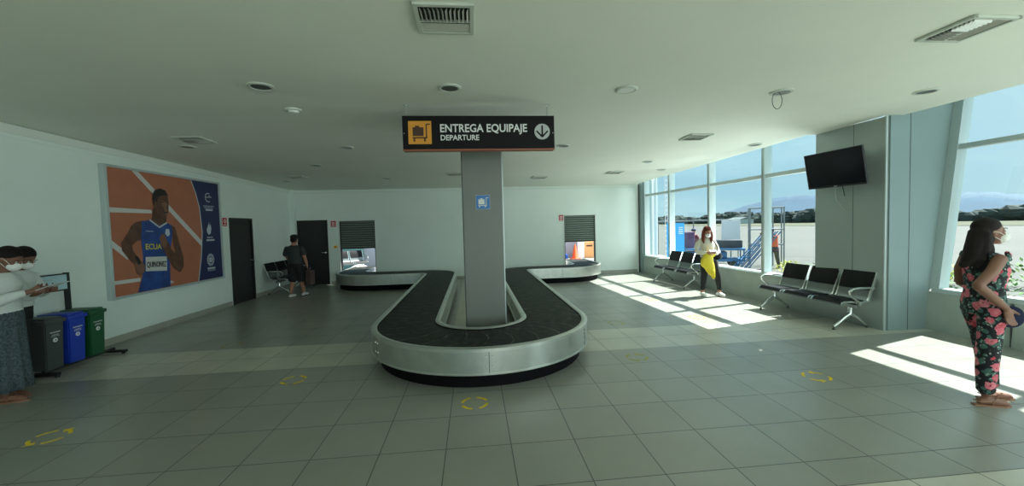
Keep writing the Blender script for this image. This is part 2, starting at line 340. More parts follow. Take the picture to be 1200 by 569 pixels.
# left wall frame: local x along the wall (away from camera), local y outward
LA = math.atan2(7, .12); LW = empty('wall_left', (-5.72, 6, 0), LA, kind='structure')
MB().b2((-12.2, 0, 0), (3.86, .2, 3.3)).b2((4.79, 0, 0), (7.1, .2, 3.3)).b2((3.86, 0, 2.05), (4.79, .2, 3.3)).build('wall_left_plaster', 'wall', LW)
MB().b2((-12, -.018, 0), (3.80, .02, .11)).b2((4.85, -.018, 0), (6.98, .02, .11)).build('skirting_tile', 'base', LW)
MB().b2((-12, -.035, 3.02), (-.75, .01, 3.13)).prism([(-.75, -.035, 3.02), (-.75, -.035, 3.13), (7, -.035, 2.955), (7, -.035, 2.845)], (0, .045, 0)).build('cornice_strip', 'trim', LW)
MB().prism([(-.75, -.016, 2.97), (-.75, -.016, 3.02), (7, -.016, 2.845), (7, -.016, 2.795)], (0, .02, 0)).build('cable_channel', 'wall', LW)
MB().b2((6.84, -.14, 0), (6.99, .01, 2.97)).build('corner_casing', 'wall', LW)
# back wall with two carousel openings and one door
MB().b2((-5.9, 13, 0), (-5.47, 13.2, 3.2)).b2((-5.47, 13, 2.02), (-4.55, 13.2, 3.2)).b2((-4.55, 13, 0), (-4.19, 13.2, 3.2)).b2((-4.19, 13, 1.97), (-3.11, 13.2, 3.2)).b2((-3.11, 13, 0), (3.0, 13.2, 3.2)).b2((3.0, 13, 1.97), (4.05, 13.2, 3.2)).b2((4.05, 13, 0), (5.85, 13.2, 3.2)).build('wall_back', 'wall', kind='structure')
MB().b2((-4.50, 12.985, 0), (-4.24, 13.02, .1)).b2((-2.95, 12.985, 0), (2.9, 13.02, .1)).b2((4.12, 12.985, 0), (5.5, 13.02, .1)).build('baseboard_back', 'base', kind='structure')
MB().b2((-5.5, 12.97, 2.855), (5.5, 13.01, 2.885)).build('trim_2', 'trim', kind='structure')
# opening reveals
for n_, (a, b) in enumerate(((-4.19, -3.11), (3.0, 4.05))):
    MB().b2((a - .03, 12.985, 0), (a, 13.2, 2.0)).b2((b, 12.985, 0), (b + .03, 13.2, 2.0)).b2((a - .03, 12.985, 1.97), (b + .03, 13.2, 2.0)).build('trim_%d' % (3 + n_), 'trim', kind='structure')

def door(name, parent, W, H, loc, rz, hx, label=None):
    d = empty(name, loc, rz, kind='structure')
    MB().b2((0, -.02, 0), (.05, .1, H)).b2((W - .05, -.02, 0), (W, .1, H)).b2((.05, -.02, H - .05), (W - .05, .1, H)).build('door_frame', 'doorf', d)
    mb = MB().b2((.05, .02, .0), (W - .05, .19, H - .05)); mb.build('door_leaf', 'door', d)
    h = MB(); h.cyl((hx, .02, 1.0), (hx, -.035, 1.0), .012); h.tube([(hx, -.035, 1.0), (hx - .11 if hx > W / 2 else hx + .11, -.035, 1.0)], .009); h.cyl((hx, .02, 1.0), (hx, .01, 1.0), .026)
    h.build('door_handle', 'chrome', d, True); return d
door('door_1', None, .93, 2.05, (-5.72 + .12 / 7 * 3.86, 9.86, 0), LA, .84)
door('door_2', None, .92, 2.02, (-5.47, 13.0, 0), 0, .83)

# right wall frame: origin at near inner corner of pier; local x towards the back, local y into the room
RA = math.atan2(7.73, -.4); RO = V((6.0, 5.27, 0)); RL = 7.74
def RW(name, kind='structure'): return empty(name, RO, RA, kind=kind)
pier = empty('wall_pier', RO, RA, kind='structure')
MB().b2((0, -.55, 0), (1.12, .02, 3.13), .003).build('pier_cladding', 'panel', pier)
MB().b2((.47, .018, 0), (.476, .0215, 3.13)).build('cladding_seam', 'seam', pier)
MB().b2((-.006, -.0, 0), (.012, .026, 3.13)).build('corner_bead', 'alum', pier)
MB().b2((.0, .02, 0), (1.1, .03, .09)).build('skirting_tile', 'panel', pier)
# short return wall facing the camera, cut to the slope of the glazing
rw = empty('wall_return', (0, 5.25, 0), 0, kind='structure')
MB().prism([(6.03, 0, 0), (6.64, 0, 0), (6.70, 0, .58), (6.74, 0, .6), (7.10, 0, 3.62), (6.03, 0, 3.62)], (0, .1, 0)).build('return_cladding', 'panelw', rw)
MB().b2((6.345, -.003, 0), (6.352, .001, 3.6)).build('cladding_seam', 'seam', rw)
# knee wall and windows beside the pier
MB().b2((1.12, -.28, 0), (RL, 0, .56)).build('wall_right_far', 'knee', kind='structure').location = RO
bpy.data.objects['wall_right_far'].rotation_euler = (0, 0, RA)
kb = MB().b2((1.12, 0, 0), (RL, .015, .1)).build('baseboard_right', 'knee', kind='structure'); kb.location = RO; kb.rotation_euler = (0, 0, RA)
def rs(Y): return (Y - 5.27) / 7.73 * RL
sills = [1.12, rs(7.63), rs(9.38), rs(11.2), rs(12.72)]
TZ = 2.56
cn = RW('wall_corner_casing'); MB().b2((rs(12.76), -.3, 0), (RL, .03, 3.2)).build('casing_panel', 'panelw', cn); MB().b2((RL - .06, .03, 0), (RL, .05, 2.95)).build('casing_edge', 'seam', cn)
for i in range(4):
    a, b = sills[i], sills[i + 1]; wd = RW('window_%d' % (i + 1))
    f = MB(); f.b2((a, -.20, .56), (b, .0, .60)); f.b2((a, -.19, TZ - .035), (b, -.04, TZ + .035))
    f.b2((b - .04, -.19, .60), (b + .04, -.02, 3.45)); f.b2((a, -.19, .60), (a + (.05 if i == 0 else .04), -.02, 3.45)); f.b2((a, -.19, 3.40), (b, -.03, 3.47))
    f.build('window_frame', 'alum', wd)
    MB().b2((a + .03, -.125, .6), (b - .03, -.117, TZ)).b2((a + .03, -.125, TZ), (b - .03, -.117, 3.42)).build('window_pane', 'glass', wd)
    MB().b2((a, -.03, .565), (b, .03, .585), .003).build('window_sill', 'alum', wd)
# sloped glazing nearest the camera (runs on past the right edge of view)
kn = MB().prism([(6.64, 5.25, 0), (6.90, 5.25, 0), (6.90, 5.25, .56), (6.68, 5.25, .56)], (0, -11.2, 0)).build('wall_right_near', 'knee', kind='structure')
mb = MB()
for Y in (4.3, 3.1, 1.9): mb.b2((6.63, Y - .003, .01), (6.675, Y + .003, .55))
mb.build('trim_5', 'seam', kind='structure')
def gx(z): return 6.76 + (z - .6) * .125
ys = [5.2, 3.62, 2.0, .35, -1.3, -3.0, -4.6, -5.9]
def slab(mb, y0, y1, z0, z1, i0, i1): mb.prism([(gx(z0) + i0, y0, z0), (gx(z0) + i1, y0, z0), (gx(z1) + i1, y0, z1), (gx(z1) + i0, y0, z1)], (0, y1 - y0, 0))
for i in range(7):
    wd = empty('window_%d' % (i + 5), (0, 0, 0), kind='structure'); a, b = ys[i + 1], ys[i]
    f = MB(); slab(f, a, b, .56, .62, -.09, .08); slab(f, a, b, 2.62, 2.69, -.05, .08); slab(f, a, b, 3.5, 3.6, -.05, .08)
    if i == 0: slab(f, b - .07, b + .05, .6, 3.6, -.06, .10)
    slab(f, a - .035, a + .035, .6, 3.6, -.06, .10); f.build('window_frame', 'alum', wd)
    g = MB(); slab(g, a + .02, b - .02, .6, 2.62, .02, .028); slab(g, a + .02, b - .02, 2.68, 3.52, .02, .028); g.build('window_pane', 'glass', wd)
# wall behind the camera with a glazed entrance
MB().b2((-5.9, -6.1, 0), (-5.0, -6, 3.6)).b2((6.0, -6.1, 0), (7.0, -6, 3.6)).b2((-5, -6.1, 3.0), (6, -6, 3.6)).build('wall_front', 'wall', kind='structure')
ent = empty('window_12', (0, -6.05, 0), kind='structure'); f = MB()
for k in range(6): f.b2((-5 + k * 2.2 - .04, -.05, 0), (-5 + k * 2.2 + .04, .05, 3.0))
f.build('window_frame', 'alum', ent); MB().b2((-5, -.005, .02), (6, .005, 3.0)).build('window_pane', 'glass', ent)

# outside ground
MB().b2((-60, -80, -.9), (1200, 1500, -.32)).build('apron', 'apron', kind='structure')
tag(MB().prism([(78, -200, -.32), (118, -200, -.32), (118, 1400, -.32), (78, 1400, -.32)], (0, 0, .06)).build('grass_verge', 'grass'), kind='structure')
MB().b2((-9, 13.2, -.31), (9.5, 20.0, -.02)).build('service_yard', 'pave', kind='structure')

# ================================================================ SHUTTERS (fixed in the openings)
def shutter(x0, x1, label):
    r = empty('roller_shutter', (x0, 13.06, 1.12), 0, label, 'shutter', None)
    W = x1 - x0; n = 12; H = .85; mb = MB()
    pr = []
    for k in range(n):
        z = k * H / n
        mb.prism([(.02, .0, z + .004), (.02, -.034, z + .030), (.02, -.030, z + H / n - .020), (.02, .0, z + H / n - .012)], (W - .04, 0, 0))
    mb.build('slat_curtain', 'shutter', r); MB().b2((.02, .0, 0), (W - .02, .01, H)).build('backing_sheet', 'doorf', r)
    MB().b2((.02, -.025, -.03), (W - .02, .015, .004), .004).build('bottom_rail', 'doorf', r)
    for q in (0, W - .03): MB().b2((q, -.03, -1.1), (q + .03, .03, H)).build('guide_rail', 'doorf', r)
    return r
shutter(-4.19, -3.11, 'half-raised grey roller shutter beside the dark back-wall door')
shutter(3.0, 4.05, 'half-raised grey roller shutter nearest the windows, cone seen beneath it')

# ================================================================ CAROUSEL
def arc(c, r, a0, a1, n): return [(c[0] + r * math.cos(math.radians(a0 + (a1 - a0) * k / n)), c[1] + r * math.sin(math.radians(a0 + (a1 - a0) * k / n))) for k in range(n + 1)]
CX = .07
path = [(-3.65, 14.0), (-3.65, 13.4)] + arc((-2.85, 12.4), .8, 180, 270, 14)[0:] + arc((-1.53, 11.0), .6, 90, 0, 14) \
    + arc((CX, 5.5), 1.0, 180, 360, 44) + arc((1.67, 11.0), .6, 180, 90, 14) + arc((2.72, 12.4), .8, 270, 360, 14) + [(3.52, 13.4), (3.52, 14.0)]
# densify
pd = [path[0]]
for p in path[1:]:
    q = pd[-1]; L = math.dist(p, q)
    if L < 1e-4: continue
    n = max(1, int(L / .25))
    for k in range(1, n + 1): pd.append((q[0] + (p[0] - q[0]) * k / n, q[1] + (p[1] - q[1]) * k / n))
cum = [0]
for a, b in zip(pd, pd[1:]): cum.append(cum[-1] + math.dist(a, b))
nrm = []
for i in range(len(pd)):
    a = pd[max(0, i - 1)]; b = pd[min(len(pd) - 1, i + 1)]; t = V((b[0] - a[0], b[1] - a[1])).normalized(); nrm.append(V((-t.y, t.x)))   # left of travel
def sweep(name, prof, m, parent, uvw=False, smooth=True):
    b = bmesh.new(); uvl = b.loops.layers.uv.new('UVMap') if uvw else None; R = []
    for p, n in zip(pd, nrm): R.append([b.verts.new((p[0] + n.x * o, p[1] + n.y * o, z)) for o, z in prof])
    k = len(prof)
    for i in range(len(R) - 1):
        for j in range(k):
            j2 = (j + 1) % k
            f = b.faces.new((R[i][j], R[i + 1][j], R[i + 1][j2], R[i][j2]))
            if uvl:
                for l, (ii, jj) in zip(f.loops, ((i, j), (i + 1, j), (i + 1, j2), (i, j2))): l[uvl].uv = (cum[ii], (prof[jj][0] + .37) / .74)
    b.faces.new(R[0]); b.faces.new(R[-1][::-1])
    bmesh.ops.recalc_face_normals(b, faces=b.faces)
    me = bpy.data.meshes.new(name); b.to_mesh(me); b.free(); me.materials.append(M[m]); o = bpy.data.objects.new(name, me); COL.objects.link(o); o.parent = parent
    me.polygons.foreach_set('use_smooth', [True] * len(me.polygons)); me.set_sharp_from_angle(angle=math.radians(35)); return o
car = empty('baggage_carousel', (0, 0, 0), 0, 'long looping steel baggage carousel with a black rubber belt around the pillar', 'baggage carousel')
sweep('conveyor_belt', [(-.37, .425), (-.2, .43), (0, .432), (.2, .43), (.37, .425), (.37, .38), (-.37, .38)], 'belt', car, True)
for s in (1, -1):
    sweep('side_panel', [(s * .44, .17), (s * .44, .425), (s * .425, .425), (s * .425, .17)], 'steel', car)
    sweep('rim', [(s * .447, .405), (s * .447, .438), (s * .435, .446), (s * .385, .446), (s * .372, .438), (s * .372, .40)], 'steelrim', car)
    sweep('lower_lip', [(s * .45, .163), (s * .45, .18), (s * .41, .18), (s * .41, .163)], 'steelrim', car)
for s in (1, -1): sweep('belt_gap', [(s * .378, .40), (s * .378, .4335), (s * .362, .4335), (s * .362, .40)], 'skirt', car)
sweep('plinth', [(-.34, 0), (-.34, .2), (.34, .2), (.34, 0)], 'skirt', car)
sweep('belt_frame', [(-.42, .2), (-.42, .39), (.42, .39), (.42, .2)], 'skirt', car)
def joint(ang):
    a = math.radians(ang); n = V((math.cos(a), math.sin(a), 0)); t = V((-n.y, n.x, 0)); c = V((CX, 5.5, 0)); ro = Euler((0, 0, a))
    MB().box(c + n * 1.4415 + V((0, 0, .3)), (.004, .006, .245), ro).build('panel_joint', 'seam', car)
    for s in (-1, 1):
        for z in (.25, .36):
            p = c + n * 1.438 + t * s * .035 + V((0, 0, z)); MB().tube([p, p + n * .012], [.011, .008], 12).build('bolt', 'chrome', car, True)
joint(-88); joint(-28); joint(-150)
for x in (-2.3, 2.5):
    MB().box((x, 11.157, .3), (.006, .004, .245)).build('panel_joint', 'seam', car)

MB().b2((-.37, 5.1, 0), (.50, 12.9, .004)).build('floor_island', mat('pale_island_tile', (.50, .50, .42), .5, var=.06), kind='structure')
# pillar in the island
pl = empty('square_pillar', (.142, 5.84, 0), 0, kind='structure'); pl.name = 'wall_pillar'
MB().box((0, 0, 1.57), (.56, .56, 3.12), None, .004).build('pillar_cladding', 'pillar', pl)
for sx in (-1, 1):
    MB().box((sx * .278, -.278, 1.57), (.014, .014, 3.12)).build('corner_bead', 'alum' if sx > 0 else 'seam', pl)

# ================================================================ HANGING SIGN
SG = empty('hanging_sign', (.11, 4.83, 2.61), 0, 'long black overhead sign hanging from the ceiling, reading ENTREGA EQUIPAJE', 'sign')
SW, SH = 1.79, .39
MB().box((0, 0, SH / 2), (SW, .12, SH), None, .006).build('sign_box', 'signblk', SG)
MB().box((0, 0, -.004), (SW, .125, .012)).build('bottom_edge', mat('edge_copper', (.35, .10, .04), .4), SG)
fy = -.0625; RX = (PI / 2, 0, 0)
MB().box((-SW / 2 + .20, fy, SH / 2), (.265, .004, .265)).build('pictogram_panel', 'orange', SG)
pc = MB(); ox, oz = -SW / 2 + .20, SH / 2
pc.box((ox - .02, fy - .003, oz + .01), (.125, .003, .1)).box((ox - .03, fy - .003, oz + .068), (.05, .003, .02)).box((ox + .075, fy - .003, oz + .02), (.014, .003, .16)).box((ox + .095, fy - .003, oz + .095), (.05, .003, .014)).box((ox, fy - .003, oz - .06), (.17, .003, .016)).box((ox - .065, fy - .003, oz - .085), (.02, .003, .04)).box((ox + .055, fy - .003, oz - .085), (.02, .003, .04))
pc.build('trolley_pictogram', 'brown', SG)
text('ENTREGA EQUIPAJE', .130, (-.468, fy - .001, .20), RX, 'white', SG, .002, .0022, sx=.895)
text('DEPARTURE', .088, (-.463, fy - .001, .105), RX, 'white', SG, .002, .0015, sx=.95)
MB().tube([(.745, fy, .2), (.745, fy - .004, .2)], .093, 40).build('arrow_disc', 'grey', SG)
ar = MB().box((.745, fy - .006, .21), (.018, .004, .125))
for s in (-1, 1): ar.box((.745 + s * .033, fy - .006, .172), (.018, .004, .10), Euler((0, s * math.radians(45), 0)))
ar.build('down_arrow', 'signblk', SG)
for x in (-SW / 2 + .02, SW / 2 - .02):
    MB().cyl((x, fy, SH / 2 - .01), (x, fy - .004, SH / 2 - .01), .006).build('screw', 'chrome', SG)
for x in (-.855, .82):
    q = MB().cyl((x, 0, SH), (x, 0, .525), .007).box((x, 0, .527), (.06, .04, .006)).build('hanging_rod', 'chrome', SG)

ps = empty('baggage_sign', (.142, 5.556, 1.93), 0, 'small blue luggage trolley sign on the front of the pillar', 'sign')
MB().box((0, -.003, .1), (.2, .006, .2), None, .002).build('sign_plate', 'blue', ps)
pc = MB().box((-.02, -.008, .105), (.085, .003, .07)).box((-.02, -.008, .148), (.035, .003, .012)).box((.045, -.008, .10), (.01, .003, .12)).box((.06, -.008, .16), (.035, .003, .01)).box((-.005, -.008, .055), (.12, .003, .01)).box((-.05, -.008, .04), (.014, .003, .024)).box((.03, -.008, .04), (.014, .003, .024))
pc.build('trolley_pictogram', 'white', ps)
fr = MB()
for c, d in (((0, -.0075, .004), (.2, .002, .005)), ((0, -.0075, .196), (.2, .002, .005)), ((-.096, -.0075, .1), (.005, .002, .2)), ((.096, -.0075, .1), (.005, .002, .2))): fr.box(c, d)
fr.build('sign_border', 'grey', ps)

# ================================================================ small red signs, switches
def redsign(loc, rz, label):
    r = empty('wall_sign', loc, rz, label, 'sign')
    MB().box((0, -.004, 0), (.15, .008, .19), None, .002).build('sign_plate', 'red', r)
    MB().lathe([(.045, 0), (.045, .003)], 24).build('pictogram', 'white', r).rotation_euler = (PI / 2, 0, 0)
    q = [c for c in bpy.data.objects if c.parent == r and c.name.startswith('pictogram')][0]; q.location = (0, -.008, .018)
    text('SALIDA', .028, (0, -.009, -.072), RX, 'white', r, .0008, 0, 'CENTER', name='lettering') if False else MB().box((0, -.009, -.062), (.1, .002, .02)).build('caption_strip', 'white', r)
    MB().box((0, -.0125, .018), (.02, .002, .05)).box((0, -.0125, .018), (.045, .002, .018)).build('symbol', 'red', r)
    return r
redsign((-5.65, 9.70, 1.95), LA, 'red safety sign on the left wall beside the side door')
redsign((-4.37, 12.995, 1.89), 0, 'red safety sign between the back door and the left shutter')
redsign((2.90, 12.995, 1.90), 0, 'red safety sign left of the right-hand shutter')
r = empty('call_button', (-4.33, 12.995, 1.17), 0, 'small yellow push-button plate between the back door and shutter', 'switch')
MB().box((0, -.006, 0), (.11, .012, .08), None, .003).build('plate', 'yellow', r); MB().cyl((0, -.012, 0), (0, -.022, 0), .022).build('button', 'red', r)
r = empty('light_switch', (-5.66, 9.60, 1.15), LA, 'small white switch on the left wall below the red sign', 'switch')
MB().box((0, -.005, 0), (.075, .01, .115), None, .003).build('plate', 'trim', r); MB().box((0, -.012, 0), (.03, .006, .05), None, .002).build('rocker', 'white', r)

# ================================================================ POSTER (left wall, local x = away from camera, local y = outward)
PO = empty('wall_poster', (-5.72, 6, 0), LA, 'big framed poster of a runner in a blue ECUADOR singlet, left wall', 'poster')
x0, x1, z0, z1 = .79, 3.44, .735, 2.78
MB().b2((x0, -.06, z0), (x1, -.001, z1)).build('track_panel', 'track', PO)
f = MB()
for a, b in (((x0 - .05, -.085, z0 - .04), (x0, 0, z1 + .04)), ((x1, -.085, z0 - .04), (x1 + .04, 0, z1 + .04)), ((x0, -.085, z0 - .04), (x1, 0, z0)), ((x0, -.085, z1), (x1, 0, z1 + .04))): f.b2(a, b, .004)
f.build('poster_frame', 'alum', PO)
lay = [0]
def flat(name, polys, m, kind=None):
    lay[0] += 1; mb = MB(); y = -.0605 - lay[0] * .0009
    for pts in polys: mb.prism([(min(max(x, x0 + .002), x1 - .002), y, min(max(z, z0 + .002), z1 - .002)) for x, z in pts], (0, .0008, 0))
    o = mb.build(name, m, PO); bmesh_tri(o); return o
def bmesh_tri(o):
    b = bmesh.new(); b.from_mesh(o.data); bmesh.ops.triangulate(b, faces=[f for f in b.faces if len(f.verts) > 4], ngon_method='EAR_CLIP'); b.to_mesh(o.data); b.free()
flat('lane_line', [[(1.26, 2.78), (1.39, 2.78), (2.83, 1.56), (2.82, 1.44)], [(.79, 2.15), (1.61, 2.14), (1.62, 2.08), (.79, 2.07)], [(.79, 1.65), (1.1, 1.4), (1.08, 1.3), (.79, 1.54)], [(.79, .99), (1.3, .98), (1.29, .92), (.79, .93)], [(1.88, .89), (2.03, .80), (1.88, .79)]], 'line')
flat('navy_banner', [[(2.63, 2.78), (3.44, 2.78), (3.44, .735), (2.68, .735), (2.80, 1.22), (2.87, 1.73), (2.83, 2.24), (2.74, 2.54)]], 'pnavy')
flat('banner_edge', [[(2.61, 2.78), (2.635, 2.78), (2.745, 2.54), (2.835, 2.24), (2.875, 1.73), (2.805, 1.22), (2.685, .735), (2.66, .735), (2.78, 1.22), (2.85, 1.73), (2.81, 2.24), (2.72, 2.54)]], 'plog')
flat('runner_neck', [[(1.65, 2.18), (1.95, 2.06), (1.92, 1.88), (1.78, 1.85), (1.60, 1.97)]], 'pskin')
flat('runner_arm', [[(1.43, 1.95), (1.27, 1.92), (1.18, 1.86), (1.11, 1.75), (.97, 1.58), (.98, 1.46), (1.08, 1.33), (1.19, 1.22), (1.23, 1.17), (1.33, 1.2), (1.28, 1.31), (1.18, 1.45), (1.17, 1.53), (1.26, 1.60), (1.40, 1.63)]], 'pskin')
flat('runner_singlet', [[(1.39, 1.93), (1.58, 1.97), (1.76, 1.86), (1.92, 1.92), (2.05, 1.87), (2.06, 1.72), (1.97, 1.38), (1.95, 1.19), (1.93, .74), (1.22, .74), (1.33, .99), (1.37, 1.33), (1.35, 1.62)]], 'psing')
flat('singlet_trim', [[(1.56, 1.975), (1.76, 1.85), (1.93, 1.93), (1.94, 1.905), (1.76, 1.82), (1.55, 1.95)], [(1.90, 1.80), (1.98, 1.80), (1.99, 1.70), (1.93, 1.66), (1.88, 1.72)], [(1.46, 1.775), (1.62, 1.765), (1.62, 1.755), (1.46, 1.765)]], 'plog')
flat('runner_hand', [[(1.19, 1.24), (1.31, 1.26), (1.39, 1.2), (1.38, 1.09), (1.31, 1.02), (1.21, 1.06)]], 'pskin2')
flat('baton', [[(1.2, 1.36), (1.27, 1.34), (1.33, 1.23), (1.26, 1.2)]], 'phair')
flat('runner_forearm', [[(2.04, 1.87), (2.12, 1.83), (2.17, 1.66), (2.21, 1.5), (2.29, 1.26), (2.28, 1.07), (2.18, .97), (2.03, 1.07), (1.88, 1.29), (1.79, 1.48), (1.76, 1.60), (1.80, 1.70), (1.87, 1.66), (1.93, 1.56), (2.0, 1.42), (2.09, 1.34), (2.05, 1.55)]], 'pskin')
flat('runner_fist', [[(1.74, 1.64), (1.80, 1.72), (1.87, 1.70), (1.91, 1.55), (1.86, 1.46), (1.77, 1.5)]], 'pskin2')
flat('runner_head', [[(1.66, 2.40), (1.72, 2.48), (1.82, 2.51), (1.93, 2.49), (1.985, 2.42), (2.0, 2.29), (1.99, 2.16), (1.95, 2.05), (1.88, 1.985), (1.80, 1.99), (1.72, 2.06), (1.67, 2.18)]], 'pskin')
flat('cheek_light', [[(1.84, 2.33), (1.90, 2.30), (1.97, 2.32), (1.97, 2.24), (1.93, 2.2), (1.96, 2.12), (1.93, 2.03), (1.89, 2.12), (1.88, 2.2), (1.84, 2.24)]], 'pskin2')
flat('runner_hair', [[(1.655, 2.22), (1.64, 2.34), (1.655, 2.43), (1.71, 2.50), (1.82, 2.535), (1.93, 2.51), (2.0, 2.42), (1.95, 2.42), (1.84, 2.41), (1.76, 2.38), (1.73, 2.28), (1.69, 2.30)], [(1.83, 2.30), (1.89, 2.30), (1.89, 2.285), (1.83, 2.285)], [(1.92, 2.30), (1.97, 2.30), (1.97, 2.285), (1.92, 2.285)], [(1.87, 2.11), (1.96, 2.12), (1.96, 2.095), (1.87, 2.09)]], 'phair')
flat('race_bib', [[(1.41, 1.325), (1.87, 1.30), (1.86, 1.04), (1.395, 1.08)]], 'line')
PX = (PI / 2, math.radians(2), 0)
text('ECUA', .135, (1.41, -.079, 1.455), PX, 'pyel', PO, .0006, .002)
text('QUINONEZ', .135, (1.415, -.0795, 1.145), (PI / 2, math.radians(3), 0), 'phair', PO, .0006, .0015, sx=.60)
def ringz(cx, cz, r, w_, a0, a1, n=20): return [(cx + r * math.cos(math.radians(a0 + (a1 - a0) * k / n)), cz + r * math.sin(math.radians(a0 + (a1 - a0) * k / n))) for k in range(n + 1)] + [(cx + (r - w_) * math.cos(math.radians(a1 + (a0 - a1) * k / n)), cz + (r - w_) * math.sin(math.radians(a1 + (a0 - a1) * k / n))) for k in range(n + 1)]
flat('round_emblem', [ringz(3.09, 2.46, .10, .018, 60, 300), [(3.0, 2.47), (3.2, 2.48), (3.2, 2.465), (3.0, 2.455)], [(3.09, 2.50), (3.16, 2.505), (3.15, 2.49), (3.09, 2.49)]], 'plog')
flat('flame_emblem', [[(3.0, 1.72), (2.98, 1.78), (3.03, 1.86), (3.07, 1.94), (3.08, 1.84), (3.11, 1.90), (3.13, 1.80), (3.10, 1.70), (3.04, 1.67)]], 'plog')
fl_ = [ringz(3.05, 1.14, .055, .04, 0, 360, 24)]
for k in range(18):
    a = k * 20; fl_.append([(3.05 + r_ * math.cos(math.radians(a + d)), 1.14 + r_ * 1.15 * math.sin(math.radians(a + d))) for r_, d in ((.065, -6), (.115, -7), (.115, 7), (.065, 6))])
flat('flower_emblem', fl_, 'plog')
for Q in [[(a, z), (b, z), (b, z - h_), (a, z - h_)] for a, b, z, h_ in ((2.92, 3.25, 2.285, .012), (2.94, 3.22, 2.25, .012), (2.98, 3.2, 2.215, .035), (2.97, 3.15, 1.625, .02), (2.95, 3.2, 1.575, .035), (2.93, 3.17, .98, .04), (2.93, 3.17, .92, .012))]: flat('banner_caption', [Q], 'plog')

# ================================================================ CEILING FITTINGS
def vent():
    r = empty('ceiling_vent'); S = .2
    MB().box((0, 0, -.004), (.36, .36, .006)).build('duct_opening', 'ventd', r)
    f = MB()
    for c, d in (((0, S - .016, -.012), (2 * S, .032, .02)), ((0, -S + .016, -.012), (2 * S, .032, .02)), ((S - .016, 0, -.012), (.032, 2 * S, .02)), ((-S + .016, 0, -.012), (.032, 2 * S, .02))): f.box(c, d, None, .003)
    f.box((0, -.02, -.014), (.34, .012, .014)); f.build('vent_frame', 'ventf', r)
    for k in range(12): MB().box((-.155 + k * .028, .065, -.02), (.003, .15, .026), Euler((0, math.radians(-30 if k < 6 else 30), 0))).build('blade', 'ventl', r)
    for k in range(3): MB().box((0, -.07 - k * .035, -.014), (.34, .02, .003), Euler((math.radians(35), 0, 0))).build('blade', 'ventl', r)
    return r
v0 = vent()
vents = [((-.15, 2.84), 'ceiling vent at the top edge of the photo, white blades on one side', 180), ((3.87, 2.82), 'square ceiling vent nearest the right-hand sloped window', 90),
         ((-4.11, 6.45), 'square ceiling vent near the left wall above the poster', 0), ((-4.23, 10.2), 'square ceiling vent in front of the side door, farthest left', 0), ((-.42, 10.1), 'square ceiling vent partly hidden behind the pillar', 0),
         ((3.78, 6.46), 'square ceiling vent in the middle distance nearest the hanging television', 0), ((1.85, 10.9), 'square ceiling vent just right of the pillar near the back wall', 0), ((3.72, 10.2), 'square ceiling vent in front of the right-hand shutter', 0)]
SL = math.atan(-.0246)
for i, ((x, y), lb, rz) in enumerate(vents):
    o = v0 if i == 0 else copy_tree(v0); o.location = (x, y, zc(y)); o.rotation_euler = (SL if y > 5.3 else 0, 0, math.radians(rz)); tag(o, lb, 'ceiling vent', 'square ceiling vents')
def downlight():
    r = empty('recessed_downlight')
    MB().lathe([(.085, -.002), (.088, -.014), (.10, -.018), (.12, -.010), (.122, 0), (.085, 0)], 32, cap=False).build('trim_ring', 'ventf', r, True)
    MB().lathe([(.087, -.010), (.03, -.003)], 32).build('reflector', 'ltd', r, True)
    return r
d0 = downlight()
dls = [((-2.05, 4.22), 'round ceiling downlight left of the hanging sign, nearest row'), ((-.2, 4.23), 'round ceiling downlight directly above the hanging sign'), ((1.7, 4.25), 'pale round ceiling downlight right of the hanging sign, nearest row'),
       ((3.55, 4.30), 'open ceiling downlight with a loop of wire dangling from it'), ((5.33, 4.25), 'round ceiling downlight nearest the sloped window'), ((-4.52, 6.91), 'round ceiling downlight beside the vent above the poster'),
       ((-2.1, 7.06), 'round ceiling downlight left of the pillar, middle row'), ((1.64, 7.05), 'round ceiling downlight just right of the hanging sign, middle row'), ((5.32, 7.1), 'round ceiling downlight left of the television'),
       ((-3.21, 8.67), 'round ceiling downlight above the floor before the side door'), ((-4.77, 10.89), 'round ceiling downlight farthest left near the back corner'), ((-2.2, 10.69), 'round ceiling downlight before the left shutter wall'),
       ((3.96, 8.72), 'round ceiling downlight in front of the right shutter, nearer one'), ((4.84, 9.87), 'round ceiling downlight close to the far windows')]
for i, ((x, y), lb) in enumerate(dls):
    o = d0 if i == 0 else copy_tree(d0); o.location = (x, y, zc(y)); o.rotation_euler = (SL if y > 5.3 else 0, 0, 0); tag(o, lb, 'downlight', 'round recessed ceiling downlights')
    if i == 2: MB().lathe([(.086, -.012), (.086, -.008)], 32).build('lamp_disc', 'ltw', o, True)
    if i == 3:
        c = [(-.07 + .06 * math.cos(math.radians(a)) * 1, -.02, -.105 + .095 * math.sin(math.radians(a))) for a in range(0, 360, 15)]
        MB().tube(c, .0035, 8, closed=True).build('wire_loop', 'seam', o, True)
sm = empty('smoke_detector', (-2.08, 5.02, 3.14), 0, 'white domed smoke detector on the ceiling left of the sign', 'smoke detector')
MB().lathe([(.09, 0), (.09, -.012), (.075, -.02), (.02, -.02)], 32).build('base', 'trim', sm, True); MB().lathe([(.06, -.02), (.055, -.04), (.03, -.05), (.001, -.052)], 32, cap=False).build('sensor', 'ltw', sm, True)

